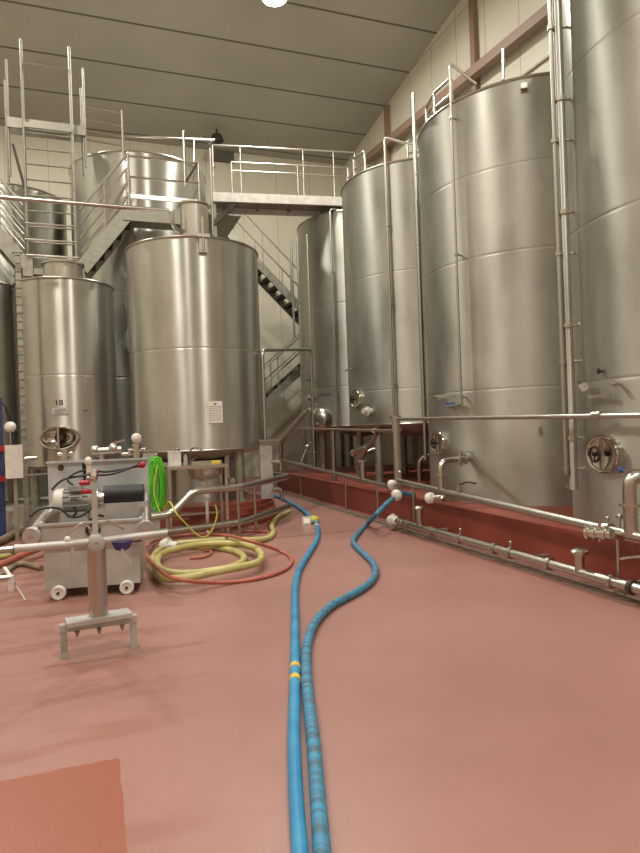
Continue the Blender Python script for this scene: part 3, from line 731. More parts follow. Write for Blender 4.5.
# far half of the product pipe
a2 = V((4.200,14.661,0.751)); b2 = V((4.200,8.731,0.555)); d2 = (b2-a2).normalized()
t = thing('product_pipe', 'thin steel product pipe along the far half of the red plinth', 'pipe', (4.2, 11, .42))
MB().rings([a2, b2], .036, 14).build('pipe', 'pipe', t)
def on2(px):
    k = min(range(401), key=lambda k: abs(PROJX(a2.lerp(b2, k/400))-px)); return a2.lerp(b2, k/400)
s = on2(363); z = V((4.200,9.571,0.904)).z; f = MB().cyl(s, (s.x, s.y, z), .05); flange(f, (s.x, s.y, z), (0, 0, 1), .1, .025); f.build('capped_stub', 'pipe', t)
s = on2(323); f = MB().cyl(s, s+V((0, 0, .12)), .02); flange(f, s+V((0, 0, .08)), (0, 0, 1), .05, .02); f.build('air_valve', 'pipe', t)
MB().ball(on2(279), .07, 14).build('end_cap', 'white', t)
for px in (300, 345, 377):
    s = on2(px); MB().cyl((s.x, s.y, 0), (s.x, s.y, s.z), .018, n=8).build('support_post', 'pipe', t)
# diagonal riser to tank A outlet
s = on2(281); k0 = V((4.250,14.521,1.185)); k1 = V((4.700,13.907,1.849))
f = MB().pipe([s, (s.x, s.y, k0.z), k1, V((4.760,13.788,1.913))], .05, .12); flange(f, (s.x, s.y, s.z+.25), (0, 0, 1), .08, .025); f.build('riser', 'polish', t)
s = on2(304); k0 = V((4.400,13.034,1.063)); f = MB().cyl(V((4.200,12.880,0.752)), k0, .014).ball(k0, .06, 12).cyl(k0, V((4.500,12.978,1.168)), .03); f.build('sample_line', 'pipe', t)

# upside-down U pipe between the squat tank and the long plinth
u0 = V((2.780,10.695,0.636)); u1 = V((2.682,10.090,2.796)); w1 = V((4.220,12.095,3.062)); w0 = V((4.220,12.041,0.664))
u0.x = u1.x; u0.y = u1.y; w0.x = w1.x; w0.y = w1.y
t = thing('transfer_pipe', 'thin steel pipe bent like an upside-down U between the squat tank and the long plinth', 'pipe', (u0.x, u0.y, 0))
w0 = on2(314.5); w1.x = w0.x; w1.y = w0.y
MB().pipe([(u0.x, u0.y, .361), u1, w1, (w1.x, w1.y, w0.z+.038)], .03, .12).build('pipe', 'pipe', t)
f = MB(); flange(f, (w1.x, w1.y, V((4.220,12.068,0.987)).z), (0, 0, 1), .1, .02); flange(f, (u0.x, u0.y, 1.1), (0, 0, 1), .042, .03); f.build('flange', 'pipe', t)

# hand rail pipe at eye level, carried by a thick post
s = V((4.250,8.427,0.560)); z1 = V((4.250,8.349,1.570)).z; ry = s.y
t = thing('rail_pipe', 'thin eye-level steel pipe in front of the near tanks, carried by a thick post', 'pipe', (4.25, s.y, .42))
MB().cyl((4.25, s.y, .42), (4.25, s.y, z1+.05), .062, n=20).cyl((4.25, s.y, z1-.18), (4.25, s.y, z1-.13), .085, n=20).cyl((4.25, s.y, z1+.0), (4.25, s.y, z1+.05), .08, n=20).build('post', 'pipe', t)
zz = V((4.250,3.985,1.503)); en = V((4.25, 2.4, zz.z-(zz.y-2.4)*.018))
MB().rings([V((4.25, s.y, z1)), en], .024, 12).build('pipe', 'pipe', t)
MB().cyl((4.25, 2.5, .42), (4.25, 2.5, en.z), .05, n=16).build('post', 'pipe', t)
k = V((4.250,4.455,1.516)); f = MB(); flange(f, (4.25, k.y, k.z), (0, 1, 0), .034, .1); f.build('sleeve', 'pipe', t)
# horizontal pipe under the raised tanks
g0 = V((4.500,13.787,1.470)); g1 = V((4.300,8.662,1.393))
t = thing('crossing_pipe', 'thin horizontal pipe under the bottoms of the two raised tanks', 'pipe', g0)
MB().pipe([g0, g1], .026).build('pipe', 'pipe', t)
MB().pipe([V((4.750,11.121,0.680)), V((4.700,10.650,1.002)), V((4.600,9.845,1.337)), g0.lerp(g1, .86)], .04, .1).build('branch', 'pipe', t)
f = MB().cyl(V((4.700,11.074,0.991)), V((4.700,10.507,1.097)), .06).ball(V((4.700,11.174,0.969)), .07, 12); f.build('coupling', 'polish', t)
k = V((4.500,11.709,1.123)); MB().cyl((k.x, k.y, .42), (k.x, k.y, g0.lerp(g1, .4).z+.02), .05).build('support_post', 'pipe', t)
# drain pipework in the dark under tanks A and B
for (x, y, l) in ((5.4, 12.6, 'vertical drain pipe in the dark under the third tank, left of its centre'), (5.7, 10.4, 'vertical drain pipe in the dark under the third tank, right of its centre')):
    solo('drain_pipe', MB().pipe([(x, y, .42), (x, y, .85), (x+.5, y-.2, 1.0)], .05, .15), 'pipe', l, 'pipe')

# ---- low pipe in front of the plinth
XB = 3.97
a = V((3.970,7.728,0.141)); b = V((3.970,3.780,0.144)); e = b+(b-a)*.4; dirp = (e-a).normalized()
t = thing('low_pipe', 'thick steel pipe low along the foot of the red plinth, white coupling at its end', 'pipe', (XB, 5, 0))
MB().rings([a, e], .043, 16).build('pipe', 'pipe', t)
for px, hh, rr in ((420, 510, .045), (580, 553, .045)):
    s = on(px); z = V(((3.970,7.263,0.390), (3.970,4.414,0.321))[px > 500]).z
    f = MB().cyl(s, (s.x, s.y, z), .042, n=18).cyl((s.x, s.y, z-.012), (s.x, s.y, z+.012), .075, n=24).lathe([(.075, z+.012), (.05, z+.03), (.01, z+.035)], (s.x, s.y, 0), 24); f.build('capped_stub', 'pipe', t)
for px in (408, 433, 461, 495, 511, 550, 612, 632):
    s = on(px); f = MB(); flange(f, s, dirp, .06, .035)
    if px in (461, 511): f.cyl(s, s+V((0, 0, .11)), .012).ball(s+V((0, 0, .11)), .018, 10)
    f.build('pipe_clamp', 'pipe' if px != 632 else 'dark_metal', t)
for px in (425, 520, 614):
    s = on(px); MB().bar((s.x, s.y, s.z-.03), (4.299, s.y, s.z-.03), .03, .03).build('wall_bracket', 'galv', t)
f = MB().cyl(V((3.970,7.908,0.145)), a, .05, n=18); flange(f, a-dirp*.04, dirp, .065, .03); flange(f, a-dirp*.12, dirp, .065, .03); f.build('ferrule', 'polish', t)
c = V((3.970,8.065,0.125)); f = MB().lathe([(.03, -.09), (.075, -.07), (.085, -.02), (.085, .03), (.06, .07), (.04, .09)], c, 22, axis=dirp); 
f.cyl(c+V((0, 0, -.1)), c+V((0, 0, .1)), .03); f.build('coupling_nut', 'white', t)
s = on(640); f = MB().rings(smooth([V((4.050,4.049,0.324)), V((4.050,3.905,0.367)), V((4.050,3.749,0.403))], 4), .012, 8); f.cyl(V((4.050,3.749,0.403)), on(655), .014); f.build('lever', 'polish', t)
# ================================================================ SINK, HOSES, GUARD RAIL (in front of the squat tank)
sx0, sx1, sy, sz = .94, 1.78, 9.0, 1.0
t = thing('sink_table', 'stainless wash table with a round basin in front of the squat tank', 'sink', ((sx0+sx1)/2, sy, 0))
MB().box(((sx0+sx1)/2, sy, sz-.002), ((sx1-sx0), .5, .04)).box(((sx0+sx1)/2, sy+.24, sz+.03), ((sx1-sx0), .02, .06)).build('table_top', 'pipe', t)
bx = V((1.500,8.950,0.940)).x
b_ = MB().lathe([(.245, sz-.02), (.24, sz-.1), (.19, sz-.16), (.07, sz-.175), (.001, sz-.176)], (bx, sy-.02, 0), 32, cap0=False); o = b_.build('basin', 'pipe', t)
MB().cyl((bx, sy-.02, sz-.17), (bx, sy-.02, sz-.3), .03).cyl((bx, sy-.02, sz-.28), (bx, sy-.02, sz-.46), .05).cyl((bx, sy-.02, sz-.46), (bx, sy-.02, .05), .022).build('drain_trap', 'white', t)
for x in (sx0+.03, sx1-.03):
    for y in (sy-.2, sy+.2): MB().box((x, y, sz/2-.01), (.035, .035, sz-.02)).build('leg', 'pipe', t)
MB().box(((sx0+sx1)/2, sy+.2, .3), (sx1-sx0-.06, .03, .03)).build('stretcher', 'pipe', t)
fx = V((1.306,9.100,1.201)).x
f = MB().cyl((fx, sy+.14, sz+.02), (fx, sy+.14, sz+.07), .022).rings(smooth([(fx, sy+.14, sz+.06), (fx+.0, sy+.13, sz+.2), (fx+.05, sy+.08, sz+.26), (fx+.12, sy+.02, sz+.25), (fx+.16, sy-.02, sz+.2)], 6), .012, 10).cyl((fx, sy+.14, sz+.06), (fx+.08, sy+.1, sz+.12), .008)
f.build('tap', 'faucet', t)
# things on the table
x = V((1.081,9.100,1.169)).x
t2 = thing('soap_dispenser', 'white box-shaped dispenser standing on the left of the wash table', 'dispenser', (x, sy+.1, sz+.02))
MB().box((x, sy+.1, sz+.115), (.17, .11, .19)).build('body', 'white', t2); MB().box((x, sy+.1, sz+.215), (.18, .12, .012)).build('lid', 'white', t2)
MB().rings(smooth([(x+.03, sy+.185, sz+.05), (x+.03, sy+.185, sz+.22), (x+.06, sy+.185, sz+.25), (x+.09, sy+.185, sz+.2), (x+.09, sy+.185, sz+.05)], 5), .011, 8).build('back_tube', 'faucet', t2)
x = V((1.233,9.100,1.119)).x
t2 = thing('spray_bottle', 'small clear-grey pump bottle beside the tap on the wash table', 'bottle', (x, sy+.05, sz+.02))
MB().lathe([(.028, sz+.02), (.03, sz+.04), (.03, sz+.13), (.012, sz+.16), (.012, sz+.18)], (x, sy+.05, 0), 16).build('body', 'concrete', t2)
MB().cyl((x, sy+.05, sz+.18), (x, sy+.05, sz+.215), .014).bar((x, sy+.05, sz+.21), (x+.02, sy-.01, sz+.215), .015, .012).build('pump_head', 'dark_metal', t2)
x = V((1.652,9.100,1.235)).x
solo('sponge', MB().box((x+.02, sy+.1, sz+.035), (.12, .08, .03)).box((x+.02, sy+.1, sz+.055), (.115, .075, .012)), 'sponge', 'yellow sponge lying on the right of the wash table', 'sponge')

# post that carries the green hose
px_, py_ = .75, 9.08
t = thing('hose_post', 'grey steel post with a top plate left of the wash table', 'post', (px_, py_, 0))
MB().box((px_, py_, .62), (.2, .03, 1.24)).build('upright', 'platesteel', t); MB().box((px_, py_, 1.25), (.24, .08, .025)).build('top_plate', 'pipe', t)
MB().cyl((px_+.06, py_-.01, 1.16), (px_+.06, py_-.16, 1.2), .012).build('hook', 'pipe', t)
hx = V((0.817,8.920,0.981)).x; hy = 8.93
mb = MB(); random.seed(5); pts = []
z_t = V((0.843,8.920,1.158)).z; z_b = V((0.817,8.920,0.402)).z
for k in range(11):
    w = .035+.004*k; dx = random.uniform(-.045, .045); dy = -.055+.008*k; zb = z_b+random.uniform(.0, .1); zt = z_t-random.uniform(0, .05)
    x = hx-.01+dx
    pts += [(x-w*.6, hy+dy, zt-.04), (x, hy+dy, zt), (x+w*.6, hy+dy, zt-.05), (x+w*1.25, hy+dy, (zt+zb)/2-.06), (x+w*.8, hy+dy, zb+.06), (x, hy+dy, zb), (x-w*.8, hy+dy, zb+.06), (x-w*1.2, hy+dy, (zt+zb)/2-.06)]
mb.rings(smooth(pts, 5), .0085, 8)
solo('green_hose', mb, 'hose_green', 'bright green hose hanging in a long coil on the post left of the wash table', 'hose')
# thin lime tube trailing over the guard rail
pts = [(.84, 8.72, z_b+.0), (.92, 8.5, .58)] + [(0.980,8.250,0.454), (1.101,8.250,0.303), (1.225,8.250,0.162), (1.339,8.250,0.113), (1.448,8.250,0.221), (1.507,8.250,0.399), (1.485,8.250,0.519)]
mb = MB().rings(smooth([(.82, 8.80, 1.05), (.76, 8.79, .7)]+pts, 7), .011, 8)
solo('lime_tube', mb, 'hose_lime', 'thin lime yellow tube trailing from the green hose over the guard rail', 'hose')

# steel plate post on the right of the plinth
q = V((2.880,11.731,0.200)); 
t = thing('plate_post', 'flat grey steel post at the right of the squat tank', 'post', (2.70, 9.93, .361))
zt = V((2.470,9.930,1.303)).z
MB().box((2.64, 9.93, (zt+.361)/2), (.2, .03, zt-.361)).build('upright', 'platesteel', t); MB().box((2.68, 9.88, zt), (.34, .07, .03)).build('top_plate', 'pipe', t)
for z in (zt-.35, zt-.8): MB().pipe([(2.72, 9.92, z), (2.88, 9.92, z), (2.88, 9.92, z-.16)], .03, .07).build('bracket', 'pipe', t)

# guard rail: two bent tubes on posts
ZL = .2
low = [(0.519,8.342,0.200), (1.924,8.647,0.200), (3.031,10.017,0.200)]
low = [V(p) for p in low]
r0 = V((low[0].x, low[0].y)); 
t = thing('guard_rail', 'low double tube guard rail bending round the front of the squat tank', 'guard rail', (low[1].x, low[1].y, 0))
MB().pipe(low, .05, .3, n=16).build('lower_tube', 'pipe', t)
U1 = low[1]; U2 = low[2]; dl = (low[1]-low[0])
def along(px):
    k = min(range(301), key=lambda k: abs(PROJX(low[0].lerp(low[1], k/300))-px)); return low[0].lerp(low[1], k/300)
s0 = along(161); s1 = along(172); s2 = along(195)
zA = .42; zB = .695
up = [(s0.x-.25, s0.y-.03, .41), (s1.x, s1.y, .42), (s2.x, s2.y, zB), (U1.x, U1.y, zB), (U2.x, U2.y, zB+.0), (U2.x-.15, U2.y+.75, zB)]
MB().pipe(up, .05, .1, n=16).build('upper_tube', 'pipe', t)
for p in (s2.lerp(U1, .93), U1.lerp(U2, .25), s0.lerp(s1, .6)):
    top = zB if p.x > s2.x else .41
    MB().cyl((p.x, p.y, 0), (p.x, p.y, top), .022, n=10).build('post', 'pipe', t)

# ---------------------------------------------------------------- hoses on the floor
def hose(pts, r, m, name, label, k=8, n=14, uv=False, extra=None):
    mb = MB().rings(smooth(pts, k), r, n, uvl=uv)
    xs, ys, zs = zip(*mb.v); c = V(((min(xs)+max(xs))/2, (min(ys)+max(ys))/2, min(zs)))
    t = thing(name, label, 'hose', c)
    mb.build('hose_body', m, t); return t
RB = .031
p1 = [(0.569,1.877,0.031), (0.627,2.086,0.031), (0.709,2.386,0.031), (0.845,2.845,0.031), (1.018,3.382,0.031), (1.212,3.985,0.031), (1.447,4.725,0.031), (1.677,5.449,0.031), (1.906,6.068,0.031), (2.140,6.578,0.031), (2.409,7.123,0.031), (2.689,7.713,0.031), (2.944,8.365,0.031), (3.165,9.075,0.031)]
p2 = [(3.272,9.616,0.031), (3.449,10.559,0.031), (3.589,11.656,0.031), (3.677,12.710,0.031), (3.675,13.407,0.031)]
t = hose(p1+[(3.186,9.271,0.050)]+p2, RB, 'hose_blue', 'blue_hose', 'plain blue hose with yellow bands, the left one of the two on the floor')
def sleeve(p, d, r, L, m, name, parent): d = V(d).normalized(); return MB().cyl(V(p)-d*L/2, V(p)+d*L/2, r, n=20).build(name, m, parent)
A_, B_ = V((1.050,3.473,0.031)), V((1.143,3.766,0.031)); d = B_-A_
sleeve(V((1.063,3.514,0.031)), d, RB+.002, .055, 'yellow', 'yellow_band', t); sleeve(V((1.118,3.688,0.031)), d, RB+.002, .05, 'yellow', 'yellow_band', t)
q = V((3.193,9.266,0.050)); MB().ball(q, .095, 16, (1, 1, .75)).build('yellow_cap', 'yellowgreen', t)
sleeve(V((3.074,8.783,0.033)), V((2.968,8.455,0.030))-V((3.201,9.176,0.030)), .038, .06, 'white', 'white_cuff', t)
w = V((3.061,9.214,0.060)); f = MB(); f.M = Matrix.Translation(w) @ Matrix.Rotation(-.35, 4, 'Z') @ Matrix.Rotation(1.1, 4, 'X'); f.box((0, 0, 0), (.125, .125, .006)); o = f.build('tag', 'paper', t)
g = MB(); g.M = f.M; 
for (x, y, a_, b__) in ((0, .05, .11, .008), (0, -.05, .11, .008), (.05, 0, .008, .1), (-.05, 0, .008, .1)): g.box((x, y, .004), (a_, b__, .003))
g.build('tag_frame', 'ink', o)
p1 = [(0.631,1.848,0.033), (0.696,2.054,0.033), (0.787,2.349,0.033), (0.926,2.804,0.033), (1.064,3.283,0.033), (1.204,3.731,0.033), (1.351,4.126,0.033), (1.543,4.502,0.033), (1.786,4.821,0.033), (2.033,5.032,0.033), (2.247,5.220,0.033), (2.441,5.449,0.033), (2.625,5.766,0.033), (2.767,6.161,0.033), (2.862,6.586,0.033), (2.951,7.008,0.033), (3.054,7.362,0.033), (3.300,7.804,0.033), (3.782,8.551,0.033)]
p1 += [(3.600,7.827,0.275), (3.820,7.994,0.370), tuple(HOSE_END+V((-.05, -.06, -.03))), tuple(HOSE_END+V((.12, .05, 0.0))), (4.32, HOSE_END.y+.05, .47), (4.42, HOSE_END.y+.3, .456)]
t = hose(p1, .033, 'hose_banded', 'banded_hose', 'blue hose with dark banded wrapping, the right one of the two on the floor', uv=True)
NUT.build('coupling_nut', 'white', t)
YE = V
# yellow hose coil
yc = [(0.988,8.234,0.032), (1.234,8.015,0.032), (1.493,7.717,0.032), (1.602,7.310,0.032), (1.534,6.911,0.032), (1.349,6.675,0.032), (1.110,6.595,0.032), (0.864,6.602,0.032), (0.673,6.794,0.040), (0.630,7.204,0.050), (0.725,7.597,0.070), (0.955,7.761,0.090), (1.265,7.813,0.100), (1.573,7.669,0.100), (1.738,7.316,0.100), (1.729,6.856,0.100), (1.594,6.462,0.100), (1.370,6.320,0.100), (1.091,6.248,0.095), (0.844,6.171,0.090), (0.623,6.315,0.070), (0.563,6.705,0.060), (0.579,7.237,0.060), (0.687,7.809,0.060), (0.900,8.111,0.080), (1.238,8.022,0.100), (1.609,7.961,0.100), (1.904,7.998,0.060), (2.168,8.188,0.032), (2.359,8.622,0.032), (2.500,9.209,0.032), (2.769,9.875,0.032), (3.027,10.316,0.032), (3.214,10.635,0.032)]
t = hose(yc, .038, 'hose_yellow', 'yellow_hose', 'thick yellow hose coiled on the floor in front of the guard rail', k=6)
q = V((0.889,8.244,0.040)); 
u = V((0.986,8.218,0.035)); w = V((0.781,8.404,0.050))
MB().lathe([(.03, -.12), (.06, -.11), (.085, -.06), (.085, .0), (.06, .02), (.06, .08), (.045, .12)], V((0.855,8.032,0.085)), 20, axis=(u-w)).cyl(V((0.843,8.039,0.085))+V((0, -.11, 0)), V((0.843,8.039,0.085))+V((0, .1, 0)), .03).cyl(V((0.843,8.039,0.085))+V((0, 0, -.08)), V((0.843,8.039,0.085))+V((0, 0, .1)), .022).build('coupling_nut', 'white', t)
f = MB(); dd = (u-w).normalized(); f.cyl(q, u+dd*.12, .037)
for k in (.02, .07, .12): flange(f, q+dd*k*1.2+V((.03, 0, 0)), dd, .044, .016)
f.build('clamp', 'polish', t)
# red hose loop
rc = [(0.526,7.810,0.100), (0.545,7.056,0.120), (0.563,6.460,0.150), (0.625,6.051,0.150), (0.766,5.874,0.130), (0.986,5.991,0.060), (1.230,6.064,0.020), (1.494,6.081,0.020), (1.768,6.245,0.020), (1.958,6.510,0.020), (2.075,6.853,0.020), (2.082,7.237,0.020), (1.876,7.187,0.120), (1.682,7.169,0.200), (1.582,7.638,0.190), (1.507,8.451,0.100), (1.287,9.053,0.030), (0.941,8.940,0.030), (0.735,8.738,0.040), (0.586,7.988,0.100)]
hose(rc, .019, 'hose_red', 'red_hose', 'thin red hose lying in a wide loop around the yellow coil', k=8)
rc2 = [(1.027,7.454,0.018), (1.176,7.434,0.018), (1.304,7.626,0.018), (1.309,7.797,0.018), (1.248,7.797,0.018)]
hose(rc2, .016, 'hose_red', 'red_hose', 'short end of red hose lying inside the yellow coil', k=6)
rc3 = [(1.906,8.984,0.020), (2.133,8.943,0.020), (2.251,8.821,0.020), (2.106,8.060,0.018), (1.961,7.663,0.020), (2.264,8.642,0.080), (2.656,9.742,0.018), (2.898,10.237,0.018)]
hose(rc3[:3]+[(2.307,8.836,0.020), (2.427,9.288,0.020), (2.639,9.800,0.020)], .017, 'hose_red', 'red_hose', 'red hose piece beside the yellow hose under the right bend of the guard rail', k=6)

# ================================================================ PUMP CART
ca = -.151; CB = Matrix.Translation((-.035, 6.235, 0)) @ Matrix.Rotation(ca, 4, 'Z')
def cm(): m = MB(); m.M = CB; return m
t = thing('pump_cart', 'stainless pump cart with white wheels, grey motor and black drum', 'pump cart', CB.translation)
cm().box((0, .33, .275), (.84, .66, .37)).build('base_tank', 'platesteel', t)
cm().box((0, .33, .468), (.88, .7, .02)).build('tank_lid', 'pipe', t)
for x in (-.30, .30):
    for y in (-.03, .6):
        w = cm().lathe([(.02, -.03), (.058, -.03), (.065, -.02), (.065, .02), (.058, .03), (.045, .03), (.042, .02), (.018, .02)], (x, y, .065), 28, axis=(0, -1, 0)).build('wheel', 'white', t)
        cm().cyl((x, y-.025, .065), (x, y-.036, .065), .014).build('axle_cap', 'dark_metal', w)
# hopper tray
h = cm()
h.box((0, -.02, .60), (.88, .03, .17)).box((-.44, .38, .62), (.03, .8, .17)).box((.44, .38, .62), (.03, .8, .17)).box((0, .38, .53), (.88, .8, .02)).box((0, -.02, .688), (.92, .06, .02))
h.build('tray', 'platesteel', t)
for sx in (-1, 1):
    o = cm().cyl((sx*.49, -.1, .615), (sx*.43, .75, .82), .06, n=20).build('side_tube', 'pipe', t)
    cm().cyl((sx*.495, -.135, .608), (sx*.49, -.095, .616), .078, n=24).build('end_disc', 'platesteel', o)
    cm().cyl((sx*.496, -.139, .607), (sx*.495, -.13, .609), .022, n=16).build('end_bolt', 'polish', o)
# back panel
cm().box((-.03, .78, .98), (1.0, .03, .50)).box((-.03, .765, 1.225), (1.02, .06, .02)).build('back_panel', 'bluegrey', t)
for x in (-.4, .4): cm().cyl((x, .755, 1.17), (x, .765, 1.17), .03, n=14).build('panel_bolt', 'dark_metal', t)
# motor
m_ = cm().cyl((-.30, .33, .87), (-.03, .33, .87), .102, n=28)
for k in range(14):
    a = PI*2*k/14; m_.bar((-.29, .33+.105*math.cos(a), .87+.105*math.sin(a)), (-.06, .33+.105*math.cos(a), .87+.105*math.sin(a)), .012, .02, up=(0, math.cos(a), math.sin(a)))
m_.box((-.17, .33, .745), (.2, .16, .03)).box((-.17, .25, .99), (.12, .1, .05))
mo = m_.build('motor', 'motor', t)
cm().lathe([(.112, 0), (.116, .01), (.116, .07), (.1, .09), (.001, .095)], (-.29, .33, .87), 28, axis=(-1, 0, 0), cap1=False).build('fan_cover', 'white', mo)
cm().box((-.17, .21, .90), (.11, .03, .028)).build('rating_plate', 'bluegrey', mo)
cm().box((-.17, .194, .905), (.09, .003, .007)).box((-.18, .194, .893), (.06, .003, .006)).build('plate_print', 'ink_dark', mo)
cm().cyl((-.03, .33, .87), (.08, .33, .87), .07, n=20).lathe([(.1, 0), (.1, .03)], (.0, .33, .87), 20, axis=(1, 0, 0)).build('gearbox', 'pipe', t)
cm().cyl((.07, .38, .895), (.45, .38, .895), .095, n=28).build('drum', 'black', t)
cm().box((.28, .38, .72), (.4, .14, .2)).box((-.17, .33, .66), (.2, .14, .18)).build('pump_bracket', 'platesteel', t)
cm().rings(smooth([(-.02, .05, .70), (.01, .02, .72), (.06, .05, .74), (.09, .12, .72)], 5), .012, 8).torus((.02, -.05, .62), .055, .014, axis=(0, 1, .2)).build('tray_port', 'dark_metal', t)
# lever, cables
cm().cyl((-.17, .74, 1.0), (-.16, .7, 1.12), .012).cyl((-.16, .7, 1.12), (-.155, .69, 1.21), .02, .026).build('lever', 'black', t)
for pts in ([(-.17, .25, 1.0), (-.25, .3, 1.08), (-.12, .4, 1.15), (.1, .5, 1.12), (.45, .6, 1.17)],
            [(-.4, .3, .98), (-.3, .35, 1.07), (-.1, .35, 1.1), (.15, .4, 1.1), (.4, .45, 1.18)],
            [(-.52, -.05, .78), (-.45, .05, .83), (-.3, .1, .82), (-.2, .08, .74), (-.1, .1, .74), (.0, .15, .82)],
            [(-.17, .1, .83), (-.15, .1, .77), (-.18, .1, .74)]):
    cm().rings(smooth(pts, 6), .011, 8).build('cable', 'black', t)
for (x, y, z) in ((.43, .55, 1.17), (-.02, .45, 1.12)):
    cm().ball((x, y, z), .035, 12).cyl((x-.05, y, z-.01), (x+.02, y, z), .02).build('cable_plug', 'red', t)
# fittings on the panel top
def fit(x, y, z, s, name='top_valve', white=True):
    o = cm().cyl((x, y, z), (x, y, z+.14*s), .035*s, n=16).cyl((x, y, z+.03*s), (x, y, z+.05*s), .055*s, n=18).cyl((x, y, z+.11*s), (x, y, z+.13*s), .05*s, n=18).cyl((x-.08*s, y, z+.08*s), (x+.08*s, y, z+.08*s), .022*s).build(name, 'polish', t)
    if white: cm().ball((x, y, z+.19*s), .05*s, 14).build('valve_knob', 'white', o)
fit(-.36, .8, 1.235, .9, white=False); fit(.36, .8, 1.235, 1.1)
o = cm().cyl((.0, .82, 1.235), (.0, .82, 1.33), .03).cyl((-.06, .82, 1.32), (.2, .82, 1.33), .04, n=16).ball((-.07, .82, 1.33), .055, 12).ball((.12, .82, 1.34), .06, 12).bar((.12, .82, 1.4), (.24, .8, 1.43), .02, .025).build('top_valve', 'pipe', t)
cm().pipe([(.2, .82, 1.28), (.3, .82, 1.28)], .02).build('top_pipe', 'pipe', t)

# ================================================================ HOSE STAND IN FRONT OF THE CART
SX, SY = .0, 4.6
t = thing('hose_stand', 'steel T-shaped hose stand with short legs in front of the pump cart', 'stand', (SX, SY, 0))
r_ = .06
SB = Matrix.Translation((SX, SY, 0)) @ Matrix.Rotation(.03, 4, 'Z')
def sm(): m = MB(); m.M = SB; return m
for x in (-.225, .225): sm().box((x, 0, .09), (.045, .045, .18)).build('leg', 'platesteel', t)
sm().box((0, 0, .205), (.50, .055, .05)).build('foot_beam', 'platesteel', t)
sm().box((0, -.01, .245), (.42, .16, .028), rz=.12).build('base_plate', 'platesteel', t)
for x in (-.14, .0, .15): sm().cyl((x, -.04, .18), (x, -.04, .145), .018, .006, n=10).build('bolt', 'galv', t)
sm().cyl((0, 0, .255), (0, 0, .74), .063, n=28).build('column', 'pipe', t)
sm().box((0, .03, .93), (.036, .036, .5)).build('upright', 'platesteel', t)
sm().cyl((0, .06, .765), (0, -.085, .765), .052, n=28).lathe([(.056, 0), (.056, .015), (.04, .022), (.012, .024), (.01, .016), (.001, .016)], (0, -.085, .765), 28, axis=(0, -1, 0), cap1=False).build('hub', 'platesteel', t)
sm().cyl((-.50, -.01, .768), (.0, -.01, .765), .026, n=18).cyl((0, -.01, .765), (.48, -.01, .78), .026, n=18).cyl((-.505, -.01, .768), (-.47, -.01, .768), .029, n=18).build('arm', 'platesteel', t)
sm().ball((-.18, -.01, .80), .022, 10).build('arm_knob', 'white', t)
sm().bar((-.15, -.04, .745), (-.165, -.045, .59), .022, .014).build('lever', 'platesteel', t)
o = sm().lathe([(.075, .755), (.05, .70), (.03, .69)], (.17, -.01, 0), 20).build('clamp', 'purple', t)
sm().bar((.16, -.05, .72), (.22, -.07, .59), .022, .014).build('clamp_lever', 'platesteel', o)
o = sm().cyl((0, .03, 1.18), (0, .03, 1.26), .02).ball((-.03, .03, 1.315), .026, 12, (1, 1, 1.3)).cyl((-.03, .03, 1.24), (-.03, .03, 1.31), .016).build('top_fitting', 'white', t)
for (x, z) in ((-.06, 1.17), (-.05, 1.11), (-.01, 1.2)): sm().cyl((x-.03, .03, z), (x+.03, .01, z), .017).build('valve', 'red' if z < 1.19 else 'polish', t)
for s_ in (-1, 1): sm().rings(smooth([(.03*s_, .0, .86), (.08*s_, -.02, .90), (.14*s_, -.02, .86), (.18*s_, 0, .83)], 5), .01, 8).build('clip', 'pipe', t)

# ================================================================ LEFT PICTURE EDGE
q = V((-1.293,10.600,1.162)); bx = q.x
t = thing('blue_post', 'blue painted steel post at the left picture edge with two red knobs', 'post', (bx, 10.6, 0))
zt = V((-1.263,10.600,2.099)).z
MB().box((bx-.03, 10.6, zt/2), (.1, .08, zt)).box((bx, 10.6, .01), (.2, .16, .02)).build('upright', 'bluepost', t)
for py in (447, 475): z = 1.5-(py-437)*.0162; MB().cyl((bx, 10.57, z), (bx+.01, 10.5, z), .045, n=18).build('knob', 'red', t)
q = V((-1.070,10.100,1.140)); 
t = thing('white_box', 'white plastic box mounted beside the blue post', 'box', (q.x, 10.1, 0))
zz = [V((-1.084,10.100,0.909)).z, V((-1.069,10.100,1.387)).z]
MB().box((q.x, 10.1, (zz[0]+zz[1])/2), (.23, .14, zz[1]-zz[0])).build('body', 'white', t)
MB().box((q.x, 10.12, zz[0]/2), (.05, .05, zz[0])).build('stand', 'galv', t)
MB().cyl((q.x+.12, 10.1, zz[0]+.27), (q.x+.3, 10.1, zz[0]+.28), .03).build('side_pipe', 'pipe', t)
MB().cyl((q.x+.1, 10.12, zz[0]+.02), (q.x+.5, 10.4, zz[0]+.02), .018).build('side_bar', 'pipe', t)
q = V((-1.157,10.500,1.655)); t = thing('white_float', 'round white float hanging on the blue post above the white box', 'float', q)
MB().ball(q, .085, 18).build('ball', 'white', t); MB().rings(smooth([q+V((0, 0, .08)), q+V((-.03, 0, .2)), q+V((-.06, .0, .33)), (bx+.04, 10.55, q.z+.36)], 5), .016, 8).build('strap', 'black', t)
MB().cyl(q, (q.x, q.y, q.z-.3), .012).build('rod', 'pipe', t)
